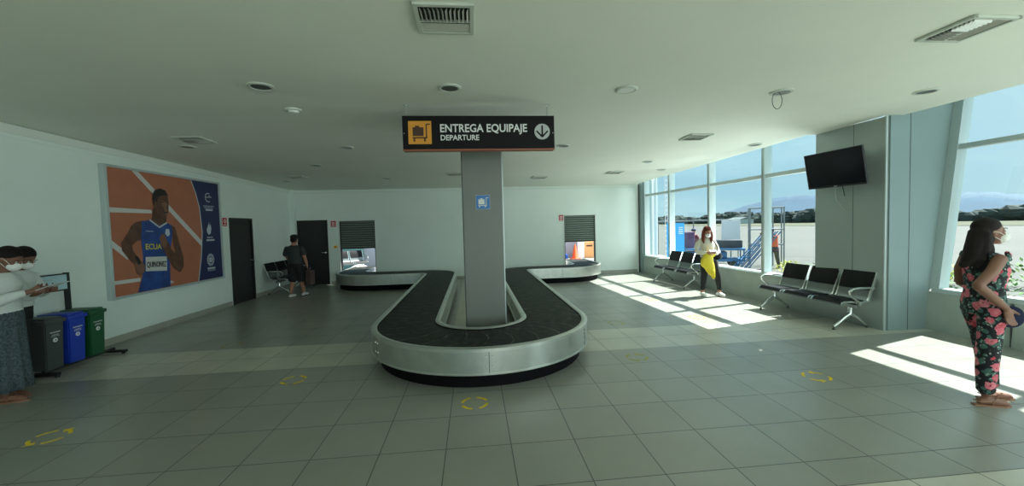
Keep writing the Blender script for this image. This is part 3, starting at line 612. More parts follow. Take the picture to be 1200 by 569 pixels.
# ================================================================ FLOOR MARKERS
def marker(x, y, lb, m='yellow', R=.135, nseg=4, rot=20, arrow=False):
    mb = MB()
    for k in range(nseg):
        a0 = rot + k * 360 / nseg; a1 = a0 + 360 / nseg * .68; P = arc((0, 0), R, a0, a1, 8) + arc((0, 0), R - .028, a1, a0, 8)
        if arrow and k in (0, nseg // 2): P = arc((0, 0), R, a0, a0 + (a1 - a0) * .75, 6) + [(1.25 * R * math.cos(math.radians(a0 + (a1 - a0) * .75)), 1.25 * R * math.sin(math.radians(a0 + (a1 - a0) * .75))), (.9 * R * math.cos(math.radians(a1 + 8)), .9 * R * math.sin(math.radians(a1 + 8))), (.6 * R * math.cos(math.radians(a0 + (a1 - a0) * .75)), .6 * R * math.sin(math.radians(a0 + (a1 - a0) * .75)))] + arc((0, 0), R - .028, a0 + (a1 - a0) * .75, a0, 6)
        mb.prism([(p[0], p[1], .0006) for p in P], (0, 0, .0008))
    o = mb.build('floor_marker', m); bmesh_tri(o); o.location = (x, y, 0); tag(o, lb, 'floor marker', 'yellow ring stickers on the floor')
marker(-3.66, 3.70, 'yellow broken-ring floor sticker nearest the left edge of the photo', arrow=True)
marker(-.04, 3.79, 'bright yellow broken-ring floor sticker in front of the carousel')
marker(-2.1, 4.71, 'yellow broken-ring floor sticker on dark tiles left of the carousel front')
marker(2.0, 4.78, 'yellow broken-ring floor sticker just right of the carousel front', 'wax', arrow=True)
marker(3.6, 3.86, 'yellow arrowed-ring floor sticker left of the nearest sunlit patch', arrow=True)
marker(2.36, 6.5, 'worn faint yellow floor sticker beside the right side of the carousel', 'wax')
marker(3.83, 8.3, 'yellow floor sticker in the shadow strip of the far sunlit patch', 'wax', arrow=True)
marker(3.86, 6.6, 'yellow floor sticker at the near end of the far sunlit patch', 'wax', arrow=True)
marker(-3.7, 6.35, 'faint yellow floor sticker below the poster on the dark floor', 'wax')

# ================================================================ BENCHES
def bench():
    r = empty('waiting_bench'); pitch = .575; PW = .535
    pan = [(-.25, .385), (-.245, .41), (-.22, .425), (-.12, .43), (.05, .412), (.15, .415), (.19, .44), (.21, .49), (.24, .58), (.285, .71), (.325, .82), (.335, .84)]
    MB().b2((-.86, -.05, .33), (.86, .03, .385), .006).build('beam', 'seatm', r)
    for i in range(3):
        c = (i - 1) * pitch
        MB().ribbon(pan, c - PW / 2 + .02, c + PW / 2 - .02, .008).build('seat_shell', 'seatm', r, True)
        MB().ribbon([(-.252, .40), (-.22, .44), (-.12, .447), (.05, .43), (.13, .43)], c - PW / 2 + .03, c + PW / 2 - .03, .022).build('seat_pad', 'pad', r, True)
        MB().ribbon([(.232, .585), (.262, .70), (.305, .81), (.322, .845)], c - PW / 2 + .025, c + PW / 2 - .025, .03).build('back_pad', 'pad', r, True)
        for s in (-1, 1):
            MB().ribbon([(a - .0, b) for a, b in pan], c + s * (PW / 2 - .012) - .01, c + s * (PW / 2 - .012) + .01, .03).build('side_frame', 'chrome', r, True)
    for s in (-1, 1):
        x = s * .875
        pts = [(x, .25, .62), (x, .15, .632), (x, -.02, .635), (x, -.12, .625), (x, -.17, .59), (x, -.165, .545), (x, -.10, .49), (x, -.02, .43), (x, .0, .37)]
        MB().tube(pts, [.014, .016, .018, .018, .016, .014, .013, .015, .018], 10, flat=1.3).build('armrest', 'chrome', r, True)
        xl = s * .74; lg = MB()
        lg.tube([(xl, -.01, .36), (xl, -.01, .27), (xl, -.02, .22)], [.035, .03, .035], 12)
        lg.tube([(xl, -.0, .24), (xl, -.12, .17), (xl, -.24, .075), (xl, -.29, .045)], [.032, .027, .02, .018], 12)
        lg.tube([(xl, -.02, .24), (xl, .10, .17), (xl, .22, .075), (xl, .27, .045)], [.032, .027, .02, .018], 12)
        L = lg.build('leg', 'chrome', r, True)
        for q in (-.29, .27): MB().lathe([(.018, 0), (.02, .012), (.012, .02), (.012, .05)], 16, (xl, q, 0)).build('foot_pad', 'seam', L, True)
    return r
B0 = bench()
for i, (p, rz, lb) in enumerate((((5.63, 6.2), -88.5, 'black three-seat metal bench standing before the grey pier under the television'), ((5.40, 10.12), -87, 'black three-seat metal bench under the far windows, nearest the back wall'), ((-5.27, 12.02), 89, 'black metal bench against the left wall behind the walking man'))):
    o = B0 if i == 0 else copy_tree(B0); o.location = (*p, 0); o.rotation_euler = (0, 0, math.radians(rz)); tag(o, lb, 'bench', 'three-seat waiting benches')

# ================================================================ TELEVISION
tvr = empty('television', (5.66, 5.82, 2.46), 0, 'black flat-screen television tilted down from a bracket on the grey pier', 'television', rot=(0, 0, 0))
tm = Matrix.Translation((5.70, 5.80, 2.455)) @ Euler((0, 0, RA + PI)).to_matrix().to_4x4() @ Euler((math.radians(10), 0, 0)).to_matrix().to_4x4()
tvr.matrix_world = tm      # local x along the wall, local -y = outward... screen faces +? (set below)
MB().box((0, -.02, 0), (.97, .035, .575), None, .006).build('tv_casing', 'tvb', tvr)
MB().box((0, -.0385, .008), (.935, .002, .53)).build('tv_screen', 'tv', tvr)
MB().box((0, -.040, -.272), (.05, .002, .012)).build('badge', 'grey', tvr)
MB().box((0, .03, 0), (.5, .07, .34), None, .01).build('rear_housing', 'tvb', tvr)
MB().box((0, .20, .0), (.06, .30, .05)).box((0, .15, .0), (.3, .02, .2)).build('wall_bracket', 'black', tvr)
MB().tube([(.05, .03, -.27), (.05, .04, -.36), (.055, .04, -.45)], .006, 8).build('short_cable', 'seam', tvr, True)
MB().tube([(-.06, .03, -.27), (-.10, .05, -.35), (-.125, .07, -.5), (-.06, .1, -.66), (.03, .11, -.74)], .006, 8).build('dangling_cable', 'cable', tvr, True)

# ================================================================ RECYCLING STATION
rk = empty('bin_rack', (-5.38, 5.7, 0), 0, 'low black metal rack carrying the three recycling bins, with a pale blue notice board', 'bin rack')
f = MB()
for y in (-.40, .52): f.b2((-.22, y - .025, .02), (.32 if y > 0 else .3, y + .025, .055), .004)
for x in (-.1, .14): f.b2((x - .02, -.42, .055), (x + .02, .54, .09), .003)
f.build('base_frame', 'black', rk)
for y in (-.40, .52): 
    for x in (-.2, .28): MB().lathe([(.022, 0), (.022, .022)], 14, (x, y, 0)).build('foot', 'black', rk)
for y in (-.55, .30): MB().b2((-.22, y - .022, .05), (-.17, y + .022, 1.22), .003).build('post', 'black', rk)
f = MB().b2((-.185, -.60, 1.0), (-.17, .28, 1.20)); f.build('notice_board', 'board', rk)
f = MB()
for z in (.99, 1.205): f.b2((-.19, -.60, z - .008), (-.162, .28, z + .008))
f.build('board_frame', 'black', rk)
f = MB()
for k, (a, b) in enumerate(((-.25, .1), (-.28, .05), (-.22, .12))): f.b2((-.169, a, 1.14 - k * .035), (-.1675, b, 1.15 - k * .035))
f.build('board_print', 'grey', rk)
def bin_(y, m, lb, sym):
    r = empty('recycling_bin', (-5.34, y, .09), 0, lb, 'bin', 'recycling bins on the rack'); W, D, H = .115, .19, .58
    b = MB(); lo = [(-D + .02, -W + .012), (D - .02, -W + .012), (D - .02, W - .012), (-D + .02, W - .012)]; hi = [(-D, -W), (D, -W), (D, W), (-D, W)]
    A = [b.b.verts.new((x, y_, 0)) for x, y_ in lo]; B = [b.b.verts.new((x, y_, H)) for x, y_ in hi]; b._f(A[::-1]); b._f(B)
    for k in range(4): b._f((A[k], A[(k + 1) % 4], B[(k + 1) % 4], B[k]))
    bmesh.ops.bevel(b.b, geom=list(b.b.edges), offset=.012, segments=2, affect='EDGES'); b.build('bin_body', m, r, True)
    MB().box((0, 0, H + .005), (2 * D + .035, 2 * W + .03, .05), None, .012).box((0, 0, H + .04), (2 * D - .02, 2 * W - .02, .03), None, .01).build('lid', m, r, True)
    s = MB(); s.b2((D - .002, -.06, .445), (D + .003, .06, .458)).b2((D - .002, -.04, .415), (D + .002, .04, .424)).b2((D - .002, -.05, .40), (D + .002, .05, .406))
    s.build('lettering_strip', 'grey', r)
    q = MB(); P = arc((0, 0), .026, 0, 360, 20)[:-1]; q.prism([(D - .012, p[0], .355 + p[1]) for p in P], (.012, 0, 0)); q.build('round_emblem', 'white', r)
    q = MB(); q.prism([(D + .0005, -.012, .348), (D + .0005, .012, .348), (D + .0005, 0, .368)], (.001, 0, 0)); q.build('emblem_mark', m, r)
bin_(5.36, 'bing', 'dark grey recycling bin, nearest of the three on the rack', 0); bin_(5.64, 'binb', 'blue recycling bin between the grey and green ones', 1); bin_(5.92, 'bingr', 'green recycling bin nearest the poster', 2)

# ================================================================ PEOPLE
def vlerp(a, b, t): return V(a).lerp(V(b), t)
def limb(mb, pts, rs_, seg=14):
    # smooth sampled tube with rounded caps
    P = []; R = []
    P.append(V(pts[0]) - (V(pts[1]) - V(pts[0])).normalized() * rs_[0] * .55); R.append(rs_[0] * .5)
    for i in range(len(pts) - 1):
        for k in range(4): t = k / 4; P.append(vlerp(pts[i], pts[i + 1], t)); R.append(rs_[i] + (rs_[i + 1] - rs_[i]) * (t * t * (3 - 2 * t)))
    P.append(V(pts[-1])); R.append(rs_[-1]); P.append(V(pts[-1]) + (V(pts[-1]) - V(pts[-2])).normalized() * rs_[-1] * .55); R.append(rs_[-1] * .5)
    mb.tube(P, R, seg)
def stack(mb, rings, seg=28):
    # rings: (x,y,z,rx,ry) horizontal ellipses
    R = []
    for x, y, z, rx, ry in rings: R.append([mb.b.verts.new((x + rx * math.cos(2 * PI * k / seg), y + ry * math.sin(2 * PI * k / seg), z)) for k in range(seg)])
    for A, B in zip(R, R[1:]):
        for k in range(seg): mb._f((A[k], A[(k + 1) % seg], B[(k + 1) % seg], B[k]))
    mb._f(R[0][::-1]); mb._f(R[-1])
def hand(mb, wr, d, side, curl=.5, fr=.0085, nrm=None):
    # wr wrist, d direction of the palm, side = direction from little finger to thumb
    wr = V(wr); d = V(d).normalized(); s = V(side); s = (s - d * s.dot(d)).normalized(); n = d.cross(s) if nrm is None else V(nrm)
    n = (n - d * n.dot(d)).normalized()
    mb.tube([wr - d * .02, wr + d * .02, wr + d * .055, wr + d * .09], [.024, .034, .040, .036], 14, flat=1) if False else None
    M3 = Matrix((s, d, n)).transposed()
    q = bmesh.ops.create_uvsphere(mb.b, u_segments=16, v_segments=10, radius=1); bmesh.ops.transform(mb.b, matrix=Matrix.Translation(wr + d * .045) @ M3.to_4x4() @ Matrix.Diagonal((.038, .058, .017, 1)), verts=q['verts'])
    for i, (o_, L) in enumerate(((-.029, .055), (-.010, .068), (.010, .073), (.029, .066))):
        a = wr + d * .075 + s * o_; p = [a]; ang = 0; dd = d.copy()
        for k in range(3):
            ang = curl * (k + .6) * .7; dd = d * math.cos(ang) + n * math.sin(ang); p.append(p[-1] + dd * L * (.42, .32, .26)[k] * 1.05)
        mb.tube(p + [p[-1] + dd * fr * .6], [fr * 1.05, fr, fr * .95, fr * .85, fr * .4], 8)
    a = wr + d * .02 + s * .028; t = (d * .75 + s * .65 + n * .25).normalized()
    mb.tube([a, a + t * .03, a + t * .055 + n * .006, a + t * .062 + n * .008], [fr * 1.5, fr * 1.25, fr, fr * .4], 8)
def head(mb, c, yaw=0, pitch=0, s=1.0):
    # face looks to local -y, then yaw/pitch
    Rm = Matrix.Rotation(yaw, 4, 'Z') @ Matrix.Rotation(pitch, 4, 'X'); T = Matrix.Translation(V(c)) @ Rm @ Matrix.Scale(s, 4)
    def E_(p, r): q = bmesh.ops.create_uvsphere(mb.b, u_segments=20, v_segments=14, radius=1); bmesh.ops.transform(mb.b, matrix=T @ Matrix.Translation(p) @ Matrix.Diagonal((*r, 1)), verts=q['verts'])
    E_((0, .012, .03), (.074, .092, .085)); E_((0, -.025, -.035), (.058, .062, .072)); E_((0, -.05, -.085), (.028, .026, .024)); E_((0, -.092, -.018), (.013, .02, .016)); E_((0, -.085, .005), (.009, .014, .028))
    for sx in (-1, 1): E_((sx * .074, .012, -.012), (.010, .018, .03)); E_((sx * .04, -.055, -.02), (.02, .022, .022))
    E_((0, -.088, -.055), (.024, .012, .008))
    return T
def hair_cap(mb, T, low=.0, parts=()):
    for p, r in [((0, .026, .052), (.084, .097, .084)), ((0, .052, .0), (.082, .062, .09))] + list(parts):
        q = bmesh.ops.create_uvsphere(mb.b, u_segments=20, v_segments=14, radius=1); bmesh.ops.transform(mb.b, matrix=T @ Matrix.Translation(p) @ Matrix.Diagonal((*r, 1)), verts=q['verts'])
def face_parts(T, body, hairm='hair', mask=None):
    for sx in (-1, 1):
        o = MB().ell((0, 0, 0), (.013, .008, .008), 12).build('eye', 'eye', body, 'all'); o.matrix_local = T @ Matrix.Translation((sx * .030, -.079, .008))
        MB().ell((0, -.006, 0), (.006, .004, .006), 10).build('pupil', 'hair', o, 'all')
        b = MB().tube([(-.018, 0, 0), (0, -.004, .004), (.018, .002, 0)], .0035, 6).build('eyebrow', hairm, body, 'all'); b.matrix_local = T @ Matrix.Translation((sx * .031, -.084, .028))
    if mask:
        m = MB(); m.ell((0, -.062, -.05), (.062, .056, .050), 24); m.ell((0, -.08, -.035), (.03, .045, .035), 16)
        o = m.build('face_mask', mask, body); remesh(o, .006, 2); o.matrix_local = T
        for sx in (-1, 1):
            e = MB().tube([(sx * .055, -.06, -.03), (sx * .075, -.02, -.0), (sx * .082, .02, .01), (sx * .075, .015, -.035), (sx * .055, -.045, -.075)], .0022, 6).build('ear_loop', mask, o, 'all')
def foot(mb, an, d, L=.23, r=.04):
    an = V(an); d = V(d).normalized(); z = .032
    a = V((an.x, an.y, 0))
    mb.tube([a - d * .055 + V((0, 0, .035)), a + V((0, 0, .045)), a + d * .07 + V((0, 0, .036)), a + d * .135 + V((0, 0, .026)), a + d * .17 + V((0, 0, .018))], [.026, .036, .036, .032, .014], 14)
    return a

def sandal(an, d, parent, m='sandal'):
    an = V(an); d = V(d).normalized(); s = V((-d.y, d.x, 0)); a = V((an.x, an.y, 0))
    out = [(-.085, .02), (-.095, 0), (-.085, -.02)]; P = [(-.09, .022), (-.02, .03), (.09, .043), (.15, .036), (.185, .01), (.18, -.015), (.13, -.038), (.05, -.036), (-.03, -.03), (-.09, -.022)]
    o = MB().prism([a + d * u + s * v + V((0, 0, .0)) for u, v in P], (0, 0, .013)).build('sandal_sole', m, parent)
    MB().tube([a + s * .04 + d * .03 + V((0, 0, .02)), a + s * .025 + d * .07 + V((0, 0, .068)), a + d * .13 + V((0, 0, .045)), a - s * .025 + d * .06 + V((0, 0, .068)), a - s * .038 + d * .02 + V((0, 0, .02))], .0065, 8).build('sandal_strap', m, o, 'all')
    MB().tube([a + d * -.06 + s * .03 + V((0, 0, .04)), a + d * -.088 + V((0, 0, .05)), a + d * -.06 - s * .03 + V((0, 0, .04)), a + d * .02 - s * .036 + V((0, 0, .05))], .005, 8).build('heel_strap', m, o, 'all')

# ---- woman in floral jumpsuit (right)
W1 = empty('person', (4.50, 3.10, 0), math.radians(76), 'woman with long dark hair in a floral jumpsuit standing by the sloped window', 'person')
rA, lA = (-.07, .03, .09), (.085, -.14, .09); td = (-.05, -1, 0)
b = MB()
stack(b, [(0, 0, .86, .135, .085), (0, 0, .95, .13, .085), (0, 0, 1.05, .12, .085), (0, 0, 1.2, .145, .105), (0, .01, 1.30, .155, .085), (0, .015, 1.35, .08, .06), (0, .01, 1.38, .052, .052), (0, -.005, 1.46, .048, .05)])
T1 = head(b, (0, -.035, 1.525), math.radians(-13), math.radians(-4))
limb(b, [(-.145, .015, 1.31), (-.21, .13, 1.20), (-.235, .255, 1.09)], [.047, .043, .036]); limb(b, [(-.235, .255, 1.09), (-.215, .12, .98), (-.19, .0, .885)], [.038, .036, .025])
limb(b, [(.145, .015, 1.31), (.19, .03, 1.19), (.205, .02, 1.06)], [.046, .040, .034]); limb(b, [(.205, .02, 1.06), (.18, -.12, .98), (.15, -.23, .90)], [.036, .033, .024])
hand(b, (-.19, -.005, .885), (.08, -.25, -1), (.1, -1, -.2), .35, .0095); hand(b, (.15, -.235, .90), (-.05, -.2, -1), (-1, -.1, 0), .7, .0095)
for (x, y, z), hx in ((rA, -.08), (lA, .08)):
    limb(b, [(hx, .0, .84), (x * 1.05, y * .6 - .01, .47), (x, y, .10)], [.068, .050, .036]); foot(b, (x, y, z), td)
o = b.build('body', 'skin2', W1); remesh(o, .0065, 3); BODY1 = o
face_parts(T1, o, 'hair', 'mask')
c = MB()
stack(c, [(0, 0, .80, .16, .105), (0, .005, .90, .17, .115), (0, 0, 1.0, .148, .105), (0, 0, 1.045, .135, .108), (0, -.005, 1.10, .145, .115), (0, -.01, 1.20, .162, .128), (0, .0, 1.29, .162, .105), (0, .01, 1.335, .13, .08), (0, .012, 1.35, .09, .07)])
for (x, y, z), hx in ((rA, -.082), (lA, .082)): limb(c, [(hx, .0, .86), (hx + (x - hx) * .6, y * .5, .62), (x, y * .8, .36), (x, y, .135)], [.094, .080, .072, .060], 20)
o = c.build('floral_jumpsuit', 'floral', W1); remesh(o, .009, 3)
rf = MB()
for sx in (-1, 1):
    P = []
    for k in range(13):
        t = k / 12; a = PI * t; P.append((sx * (.11 + .055 * math.sin(a)), .065 - .14 * t + .006 * math.sin(k * 2.1), 1.345 - .045 * math.sin(a) + .008 * math.cos(k * 2.4)))
    rf.tube(P, [.014 + .006 * math.sin(k * 2.2) for k in range(13)], 10, flat=1.6)
    rf.build('shoulder_ruffle', 'floral', o, 'all'); rf = MB()
rf.b.free()
wb = MB().tube([(.142 * math.cos(a / 12 * 2 * PI), .112 * math.sin(a / 12 * 2 * PI), 1.035) for a in range(12)], .012, 8, closed=True, flat=1.6).build('waistband', 'floral', o, 'all')
h = MB()
hair_cap(h, T1, 0, [((0, .04, -.04), (.078, .06, .09))])
limb(h, [(0, .04, 1.53), (-.02, .075, 1.42), (-.03, .12, 1.31), (-.03, .20, 1.235)], [.075, .078, .07, .028])
limb(h, [(-.055, .045, 1.52), (-.07, .06, 1.40), (-.08, .09, 1.30), (-.07, .13, 1.23)], [.04, .042, .04, .02]); limb(h, [(.05, .02, 1.5), (.075, .0, 1.40), (.08, -.02, 1.30), (.075, -.04, 1.22)], [.045, .045, .04, .018])
limb(h, [(-.07, .03, 1.47), (-.08, .02, 1.38), (-.075, .01, 1.28)], [.016, .02, .012])
remesh(h.build('long_hair', 'hair', W1), .009, 3)
for a in (rA, lA): sandal(a, td, W1)
bag = MB(); bag.ell((.125, -.33, .745), (.045, .10, .10), 24); bg_ = bag.build('round_bag', 'navy', W1, 'all'); bg_.name = 'round_shoulder_bag'
bg_.parent = None; bg_.matrix_world = Matrix.Translation(W1.location) @ Euler((0, 0, W1.rotation_euler.z)).to_matrix().to_4x4(); tag(bg_, 'round navy bag held by the woman in the floral jumpsuit', 'bag')
MB().tube([(.125, -.29, .84), (.13, -.27, .875), (.14, -.255, .83), (.14, -.26, .79)], .006, 8).build('handle', 'navy', bg_, 'all')

# ---- man walking to the back door
W2 = empty('person', (-4.60, 10.72, 0), math.radians(172), 'man in dark tee, black shorts and cap walking toward the back door', 'person')
b = MB()
stack(b, [(0, 0, .82, .155, .12), (0, 0, .92, .155, .12), (0, 0, 1.05, .155, .12), (0, 0, 1.18, .18, .125), (0, .01, 1.28, .185, .10), (0, .015, 1.33, .09, .07), (0, .01, 1.37, .06, .06), (0, -.005, 1.44, .055, .058)])
T2 = head(b, (0, -.03, 1.475), 0, math.radians(14))
limb(b, [(-.19, .0, 1.27), (-.235, .01, 1.14), (-.255, .0, 1.03)], [.056, .05, .043]); limb(b, [(-.255, 0, 1.03), (-.26, -.05, .92), (-.25, -.11, .82)], [.043, .04, .027])
limb(b, [(.19, .0, 1.27), (.235, -.02, 1.14), (.24, -.06, 1.03)], [.056, .05, .043]); limb(b, [(.24, -.06, 1.03), (.22, -.14, .94), (.19, -.2, .86)], [.043, .04, .027])
hand(b, (-.25, -.11, .82), (0, -.4, -1), (.2, -1, 0), .8, .0105); hand(b, (.19, -.2, .86), (0, -.5, -1), (-1, -.3, 0), .6, .0105)
LG = (((-.10, -.16, .09), -.09), ((.07, .12, .10), .09))
for (x, y, z), hx in LG: limb(b, [(hx, 0, .82), (x * .95, y * .35 - .03, .46), (x, y, .12)], [.09, .06, .042])
foot(b, LG[0][0], (0, -1, 0)); foot(b, LG[1][0], (0, -1, 0))
o = b.build('body', 'skin', W2); remesh(o, .009, 3); face_parts(T2, o, 'hair')
c = MB(); stack(c, [(0, 0, .84, .172, .14), (0, 0, .95, .172, .138), (0, 0, 1.08, .178, .138), (0, 0, 1.2, .195, .14), (0, .01, 1.285, .19, .11), (0, .015, 1.335, .11, .08)])
for s in (-1, 1): limb(c, [(s * .18, .0, 1.275), (s * .235, 0, 1.13), (s * .245, -.01, 1.09)], [.068, .068, .066])
remesh(c.build('tee_shirt', 'tee', W2), .011, 2)
c = MB(); stack(c, [(0, 0, .78, .17, .14), (0, 0, .88, .172, .14), (0, 0, .93, .16, .13)])
for (x, y, z), hx in LG: limb(c, [(hx, 0, .82), (x * .95, y * .3 - .02, .60), (x * .95, y * .36 - .02, .44)], [.115, .11, .105], 18)
remesh(c.build('shorts', 'shorts', W2), .011, 2)
c = MB(); hair_cap(c, T2); remesh(c.build('short_hair', 'hair', W2), .01, 2)
c = MB(); c.ell((0, -.018, 1.555), (.092, .108, .062)); c.box((0, -.14, 1.525), (.14, .11, .008)); c.build('cap', 'shorts', W2, 'all')
for (x, y, z), hx in LG:
    s_ = MB(); s_.tube([(x, y + .065, .04), (x, y, .055), (x, y - .08, .045), (x, y - .16, .035), (x, y - .2, .025)], [.035, .045, .045, .04, .02], 14); s_.build('sneaker', 'shoe', W2, 'all'); MB().box((x, y - .065, .01), (.085, .26, .02), None, .008).build('sneaker_sole', 'shorts', W2)
R2 = Matrix.Translation(W2.location) @ Euler((0, 0, W2.rotation_euler.z)).to_matrix().to_4x4()
def held(name, mb, m, Rm, label, cat, smooth=None):
    o = mb.build(name, m, None, smooth); o.matrix_world = Rm; return tag(o, label, cat)
held('folded_document', MB().box((-.28, -.19, .74), (.012, .16, .11), Euler((.3, 0, 0)), .003), 'navy', R2, 'dark blue folder in the right hand of the walking man', 'folder')
pb = held('carry_bag', MB().prism([(-.36, -.26, .30), (-.24, -.26, .30), (-.24, -.04, .30), (-.36, -.04, .30)], (0, 0, .36)), 'kraft', R2, 'dark brown carrier bag hanging from the walking man\'s right hand', 'bag')
MB().tube([(-.30, -.22, .66), (-.29, -.19, .76), (-.275, -.16, .775), (-.27, -.12, .76), (-.30, -.07, .66)], .006, 8).build('handle', 'kraft', pb, 'all')

# ---- woman with the yellow jacket
W3 = empty('person', (5.22, 8.42, 0), math.radians(-6), 'auburn-haired woman in cream top and black leggings looking down at her phone', 'person')
b = MB()
stack(b, [(0, .02, .84, .16, .12), (-.01, .02, .92, .155, .12), (-.03, .01, 1.03, .125, .10), (-.05, 0, 1.16, .15, .11), (-.07, -.005, 1.26, .155, .09), (-.075, -.02, 1.31, .08, .06), (-.08, -.04, 1.35, .05, .05), (-.08, -.065, 1.41, .048, .05)])
T3 = head(b, (-.085, -.10, 1.435), math.radians(4), math.radians(28), .97)
limb(b, [(-.225, .0, 1.24), (-.27, -.0, 1.11), (-.27, -.04, 1.0)], [.046, .042, .036]); limb(b, [(-.27, -.04, 1.0), (-.18, -.15, .99), (-.10, -.22, 1.0)], [.036, .032, .024])
limb(b, [(.08, .0, 1.25), (.15, -.0, 1.12), (.17, -.03, 1.0)], [.046, .042, .036]); limb(b, [(.17, -.03, 1.0), (.08, -.15, .97), (.0, -.21, .97)], [.036, .032, .024])
hand(b, (-.10, -.22, 1.0), (1, -.3, .05), (0, -.2, 1), .8, .0095); hand(b, (.0, -.21, .97), (-1, -.35, .05), (0, -.2, 1), .8, .0095)
LG = (((-.16, -.02, .10), -.085), ((.19, -.08, .10), .085))
for (x, y, z), hx in LG: limb(b, [(hx, .02, .84), (x * .8, y * .5 - .03, .47), (x, y, .10)], [.085, .055, .038]); foot(b, (x, y, z), (x * .6, -1, 0))
o = b.build('body', 'skin', W3); remesh(o, .008, 3); face_parts(T3, o, 'hairr', 'maskp')
c = MB(); stack(c, [(0, .02, .86, .168, .135), (-.01, .02, .95, .165, .135), (-.03, .01, 1.05, .15, .125), (-.05, 0, 1.17, .165, .13), (-.07, -.005, 1.26, .165, .105), (-.075, -.015, 1.31, .10, .075)])
limb(c, [(-.215, .0, 1.235), (-.275, -.0, 1.10), (-.275, -.04, 1.0)], [.054, .052, .050]); limb(c, [(-.285, -.04, 1.0), (-.20, -.14, .985), (-.155, -.185, .995)], [.056, .048, .036])
limb(c, [(.07, .0, 1.245), (.155, -.0, 1.12), (.175, -.03, 1.0)], [.054, .052, .050]); limb(c, [(.185, -.03, 1.0), (.10, -.13, .965), (.055, -.18, .97)], [.056, .048, .036])
remesh(c.build('cream_top', 'cream', W3), .011, 2)
c = MB(); stack(c, [(0, .02, .80, .165, .13), (0, .02, .90, .165, .13)])
for (x, y, z), hx in LG: limb(c, [(hx, .02, .84), (x * .8, y * .5 - .03, .47), (x, y, .15)], [.098, .068, .046])
remesh(c.build('leggings', 'jeans', W3), .010, 2)
c = MB(); hair_cap(c, T3, 0, [((.0, .05, -.02), (.09, .07, .1))])
for s in (-1, 1): limb(c, [(-.083 + s * .07, -.09, 1.46), (-.083 + s * .088, -.10, 1.37), (-.083 + s * .09, -.10, 1.28), (-.083 + s * .08, -.11, 1.19)], [.035, .04, .038, .014])
remesh(c.build('auburn_hair', 'hairr', W3), .010, 2)
for (x, y, z), hx in LG:
    d_ = V((x * .6, -1, 0)).normalized(); a_ = V((x, y, 0)); z_ = V((0, 0, 1))
    MB().tube([a_ - d_ * .065 + z_ * .045, a_ + z_ * .06, a_ + d_ * .08 + z_ * .045, a_ + d_ * .15 + z_ * .035, a_ + d_ * .19 + z_ * .028], [.035, .046, .044, .04, .018], 14).build('sneaker', 'shoe', W3, 'all')
R3 = Matrix.Translation(W3.location) @ Euler((0, 0, W3.rotation_euler.z)).to_matrix().to_4x4()
held('smartphone', MB().box((-.045, -.27, 1.03), (.15, .075, .009), Euler((math.radians(40), 0, 0)), .003), 'phone', R3, 'smartphone held by the auburn-haired woman', 'phone')
j = MB()
limb(j, [(-.17, -.15, .97), (-.08, -.18, .955), (.03, -.16, .93)], [.045, .055, .045])
stack(j, [(-.03, -.17, .48, .035, .02), (-.04, -.175, .55, .09, .04), (-.07, -.18, .64, .115, .05), (-.11, -.185, .72, .14, .055), (-.13, -.18, .80, .14, .055), (-.11, -.17, .88, .12, .055), (-.07, -.17, .95, .11, .05)])
limb(j, [(-.2, -.18, .85), (-.22, -.18, .74), (-.20, -.18, .68)], [.05, .05, .03]); limb(j, [(-.02, -.19, .6), (.0, -.19, .46), (.01, -.19, .42)], [.05, .045, .03])
o = held('yellow_jacket', j, 'jacket', R3, 'bright yellow jacket draped over the auburn-haired woman\'s arms', 'jacket'); remesh(o, .011, 2)
hb = held('handbag', MB().ell((.14, -.10, .90), (.11, .05, .085), 20), 'pad', R3, 'black handbag at the side of the woman with the yellow jacket', 'bag', 'all')
MB().tube([(.14, -.11, .97), (.12, -.14, 1.1), (.05, -.14, 1.22), (-.01, -.10, 1.31), (-.0, .02, 1.33), (.08, .10, 1.2), (.15, .09, 1.0), (.15, -.0, .95)], .011, 8).build('shoulder_strap', 'pad', hb, 'all')

